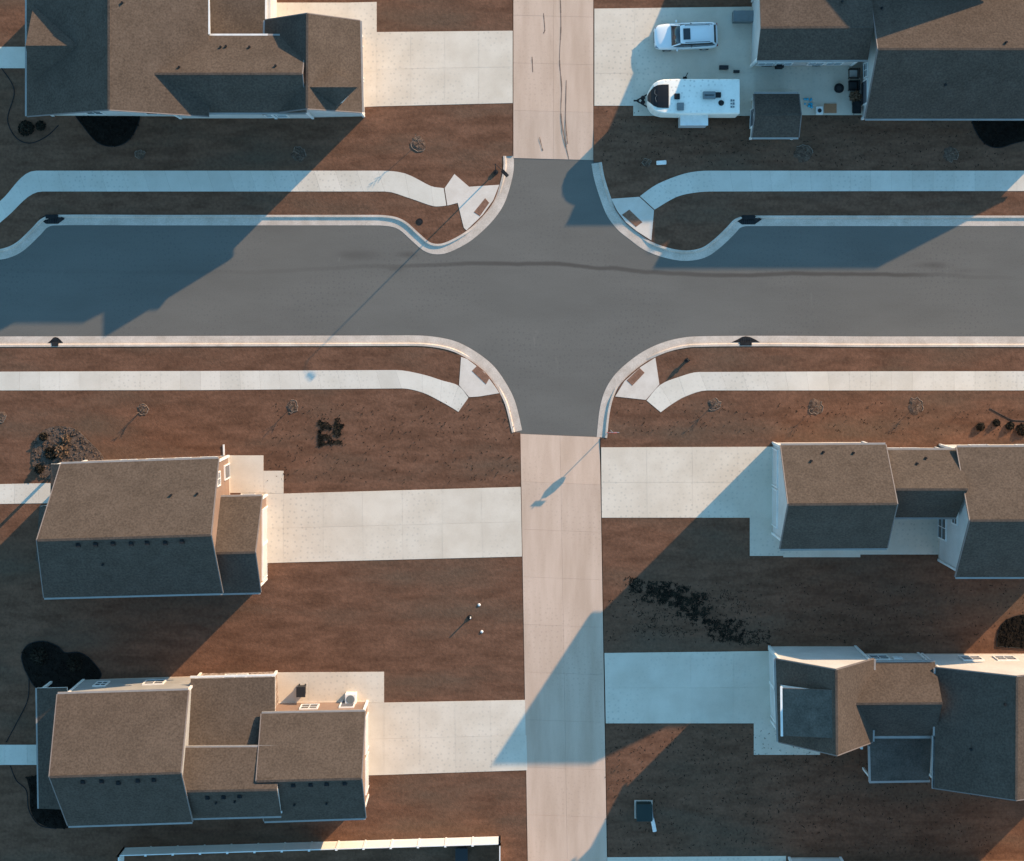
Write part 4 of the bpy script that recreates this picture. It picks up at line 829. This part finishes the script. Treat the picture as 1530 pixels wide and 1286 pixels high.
# ------------------------------------------------------------------ planting
def sapling(px, py, label, ring=.55, hgt=2.0, lean=(.1, .25), stakes=1, seed=0, matr='bark'):
    rr = random.Random(seed + int(px)); p = W(px, py, 0)
    n = 18; rad = [ring * rr.uniform(.78, 1.12) for k in range(n)]
    P = [(p.x + math.cos(2 * math.pi * k / n) * rad[k], p.y + math.sin(2 * math.pi * k / n) * rad[k]) for k in range(n)]
    vs = [(*q, ZL - .03) for q in P] + [(*q, ZL + .015) for q in P] + [(p.x + (q[0] - p.x) * .6, p.y + (q[1] - p.y) * .6, ZL + rr.uniform(.05, .10)) for q in P] + [(p.x, p.y, ZL + .06)]
    fs = [(k + j * n, (k + 1) % n + j * n, (k + 1) % n + (j + 1) * n, k + (j + 1) * n) for j in range(2) for k in range(n)] + [(2 * n + k, 2 * n + (k + 1) % n, 3 * n) for k in range(n)]
    bed = tag(MB().add(vs, fs).build('mulch_ring', 'tree_mulch'), label[1], 'mulch')
    rim = MB(); k0 = rr.randrange(n); arc = [P[(k0 + k) % n] for k in range(int(n * rr.uniform(.45, .8)))]
    rim.tube([(*q, ZL + .03) for q in arc], .035, 5); rim.build('rim', 'bark', bed)
    t = thing('sapling', label[0], 'tree', (p.x, p.y, ZL))
    top = Vector((p.x + lean[0], p.y + lean[1], hgt)); mid = Vector((p.x + lean[0] * .3, p.y + lean[1] * .4, hgt * .55))
    MB().tube([(p.x, p.y, ZL - .03), mid, top], [.026, .02, .01], 6).build('trunk', matr, t)
    cr = MB(); lf = MB()
    for k in range(9):
        f = rr.uniform(.45, .95); b0 = lerp(Vector((p.x, p.y, ZL)), mid, f * 2) if f < .5 else lerp(mid, top, f * 2 - 1); a = rr.uniform(0, 6.28); l = rr.uniform(.25, .55) * (1.3 - f)
        e_ = b0 + Vector((math.cos(a) * l, math.sin(a) * l, l * .9)); cr.tube([b0, lerp(b0, e_, .5) + Vector((0, 0, .03)), e_], [.014, .01, .005], 4)
        for q in range(7):
            c = lerp(b0, e_, rr.uniform(.4, 1.1)); d1 = Vector((rr.uniform(-1, 1), rr.uniform(-1, 1), rr.uniform(-1, 1))).normalized() * .05; d2 = d1.orthogonal().normalized() * .02
            lf.add([c - d1, c + d2, c + d1, c - d2], [(0, 1, 2, 3)])
    c_ = cr.build('crown', matr, t); lf.build('leaves', 'dry_leaf', c_)
    for k in range(stakes):
        a = R(40 + 180 * k); MB().tube([(p.x + math.cos(a) * .4, p.y + math.sin(a) * .4, ZL - .03), (p.x + math.cos(a) * .4, p.y + math.sin(a) * .4, ZL + .8)], .022, 5).build('stake', 'bark', t)
sap = [(626, 214, 'leaning bare sapling on the sunny lawn between driveway and kerb ramp', 'thin round mulch ring beneath the leaning sapling by the kerb ramp lawn', .6, (-.25, .35)),
 (447, 230, 'bare sapling just inside the shadow edge of the dormer house', 'round mulch ring at the shadow edge below the dormer house', .6, (-.3, .1)),
 (210, 231, 'bare sapling in deep shade between dormer house and sidewalk', 'mulch ring in the deep shade of the dormer house', .4, (.4, .0)),
 (1201, 229, 'bare sapling in shade below the garden shed', 'mulch ring in shade below the garden shed', .75, (.2, .2)),
 (1419, 230, 'bare sapling in shade near the black mulch bed of the low house', 'mulch ring in shade near the black mulch bed of the low house', .6, (.4, .05)),
 (966, 243, 'bare sapling in shade next to the pale oblong block', 'mulch ring next to the pale oblong block', .35, (.1, .2)),
 (214, 611, 'bare sapling below the straight sidewalk with two thin shadows', 'mulch ring below the straight sidewalk above the stepped-roof house', .45, (.3, .1)),
 (437, 607, 'bare sapling below the sidewalk beside the square weedy patch', 'mulch ring beside the square weedy patch', .5, (.2, .1)),
 (1067, 604, 'bare sapling nearest the hydrant corner ramp below the sidewalk', 'mulch ring below the sidewalk near the hydrant corner ramp', .5, (.1, .2)),
 (1218, 607, 'bare sapling above the garage section of the courtyard house', 'mulch ring above the garage section of the courtyard house', .6, (.2, .1)),
 (1368, 606, 'bare sapling above the middle section of the courtyard house', 'mulch ring above the middle section of the courtyard house', .65, (.2, .2)),
 (2, 622, 'bare sapling beyond the round gravel bed below the straight sidewalk', 'mulch ring beyond the round gravel bed below the straight sidewalk', .45, (.1, .1))]
for i, (px, py, a, c, r_, ln) in enumerate(sap): sapling(px, py, (a, c), r_, 1.25 if i != 0 else 1.9, ln, 2 if i == 6 else 0, i)

def bed(pts, mat, label, hz=.06, edge=True):
    line = smooth_line(pts + [pts[0]], 5)[:-1]; rr = random.Random(int(pts[0][0]) + 3)
    t = MB(); t.prism([G(*q) for q in line], ZL - .05, ZL + hz); o = t.build('planting_bed', mat); tag(o, label, 'planting bed')
    if edge:
        e_ = MB(); e_.tube([(*G(*q), ZL + hz) for q in line + [line[0]]], .035, 5); e_.build('edging', 'iron', o)
    k = 0; lum = MB()
    xs = [q[0] for q in line]; ys = [q[1] for q in line]
    def inside(x, y):
        c = False; j = len(line) - 1
        for i in range(len(line)):
            if (line[i][1] > y) != (line[j][1] > y) and x < (line[j][0] - line[i][0]) * (y - line[i][1]) / (line[j][1] - line[i][1]) + line[i][0]: c = not c
            j = i
        return c
    for _ in range(400):
        x, y = rr.uniform(min(xs), max(xs)), rr.uniform(min(ys), max(ys))
        if inside(x, y):
            q = G(x, y); s_ = rr.uniform(.05, .14); lum.box((q[0], q[1], ZL + hz + s_ * .2), (s_ * 1.5, s_, s_ * .8), rr.uniform(0, 3), 0, 0, .6)
    l = lum.build('chips', mat, o); l['kind'] = 'stuff'
    return o
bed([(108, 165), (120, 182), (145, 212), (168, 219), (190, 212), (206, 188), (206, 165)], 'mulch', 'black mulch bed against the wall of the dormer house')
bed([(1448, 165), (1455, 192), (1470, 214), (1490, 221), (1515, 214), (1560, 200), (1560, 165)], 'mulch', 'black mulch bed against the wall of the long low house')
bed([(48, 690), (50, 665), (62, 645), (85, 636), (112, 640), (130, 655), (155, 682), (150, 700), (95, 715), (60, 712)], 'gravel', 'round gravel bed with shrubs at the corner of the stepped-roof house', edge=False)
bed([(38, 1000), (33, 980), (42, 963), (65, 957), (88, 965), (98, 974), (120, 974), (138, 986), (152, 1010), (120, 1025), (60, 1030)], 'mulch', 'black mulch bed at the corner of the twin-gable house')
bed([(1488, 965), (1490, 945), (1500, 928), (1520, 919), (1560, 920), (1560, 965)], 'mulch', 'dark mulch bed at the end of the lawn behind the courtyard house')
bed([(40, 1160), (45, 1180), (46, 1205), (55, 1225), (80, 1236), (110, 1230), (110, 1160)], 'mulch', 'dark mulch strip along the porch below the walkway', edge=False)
def edging(pts, label):
    line = smooth_line(pts, 6); tag(MB().tube([(*G(*q), ZL + .015) for q in line], .04, 5).build('lawn_edging', 'iron'), label, 'edging')
edging([(3, 102), (22, 135), (12, 178), (24, 205), (45, 214), (70, 204), (88, 187)], 'thin black lawn edging curling beside the dormer house walkway')
edging([(44, 1012), (42, 1045), (25, 1080), (10, 1108)], 'thin black lawn edging running from the mulch bed to the porch walkway')
edging([(16, 1143), (25, 1165), (40, 1180), (44, 1210), (60, 1232), (85, 1237)], 'thin black lawn edging curling round below the porch walkway')
edging([(1478, 610), (1500, 622), (1515, 628), (1560, 629)], 'dark garden hose lying on the lawn above the courtyard house')
rr = random.Random(12)
for i, (px, py, r_) in enumerate([(78, 676, .5), (92, 672, .6), (60, 700, .35), (100, 655, .3), (66, 652, .3)]): shrub(px, py, r_, 150, 'dry_leaf' if i % 2 else 'weed', 'low bare shrub in the round gravel bed', grp='shrubs in the gravel bed', z0=ZL + .05, hgt=.5)
for i, (px, py, r_) in enumerate([(1464, 637, .3), (1488, 631, .25), (1508, 636, .3), (1527, 641, .5)]): shrub(px, py, r_, 120, 'weed', 'small dark shrub beside the garden hose', grp='shrubs by the garden hose', hgt=.4)
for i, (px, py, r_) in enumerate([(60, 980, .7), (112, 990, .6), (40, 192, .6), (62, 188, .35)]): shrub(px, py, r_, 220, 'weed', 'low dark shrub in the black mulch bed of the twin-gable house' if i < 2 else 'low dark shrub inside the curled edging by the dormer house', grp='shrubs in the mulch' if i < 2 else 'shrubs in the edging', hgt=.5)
def weeds(name, areas, dens, label, mat='weed', seed=3, hgt=.14):
    rr = random.Random(seed); mb = MB()
    for (x0, y0, x1, y1, k) in areas:
        for _ in range(int((x1 - x0) * (y1 - y0) * dens * k)):
            x, y = rr.uniform(x0, x1), rr.uniform(y0, y1)
            if noise.noise(Vector((x * .12, y * .12, seed))) < -.12: continue
            q = G(x, y); a = rr.uniform(0, 6.28); l = rr.uniform(.08, .22); h_ = rr.uniform(.02, hgt)
            c = Vector((q[0], q[1], ZL)); d1 = Vector((math.cos(a) * l, math.sin(a) * l, h_)); d2 = Vector((-math.sin(a), math.cos(a), 0)) * .035
            mb.add([c - d2, c + d2, c + d1], [(0, 1, 2)])
    o = mb.build(name, mat); o['kind'] = 'stuff'; o['label'] = label; o['category'] = 'weeds'; return o
weeds('weeds', [(934, 862, 960, 885, 1), (958, 868, 1010, 900, 1), (985, 875, 1030, 905, 1), (1010, 885, 1055, 920, 1), (1030, 905, 1065, 932, 1), (1058, 925, 1110, 958, .8), (1090, 940, 1150, 962, .5), (945, 880, 1120, 950, .10)], 0.62, 'trail of dark weeds and turned soil across the shaded lawn')
weeds('weeds', [(478, 625, 512, 664, .9), (476, 628, 482, 666, 2.5), (508, 628, 513, 660, 2)], 1.0, 'square patch of dark weeds in the brown lawn', seed=5)
weeds('weeds', [(905, 980 - 110, 1530, 960, .012), (905, 1085, 1480, 1275, .015), (900, 165, 1500, 250, .012), (400, 600, 770, 720, .01), (920, 600, 1530, 650, .01)], 1.0, 'scattered tufts over the lawns', seed=9)
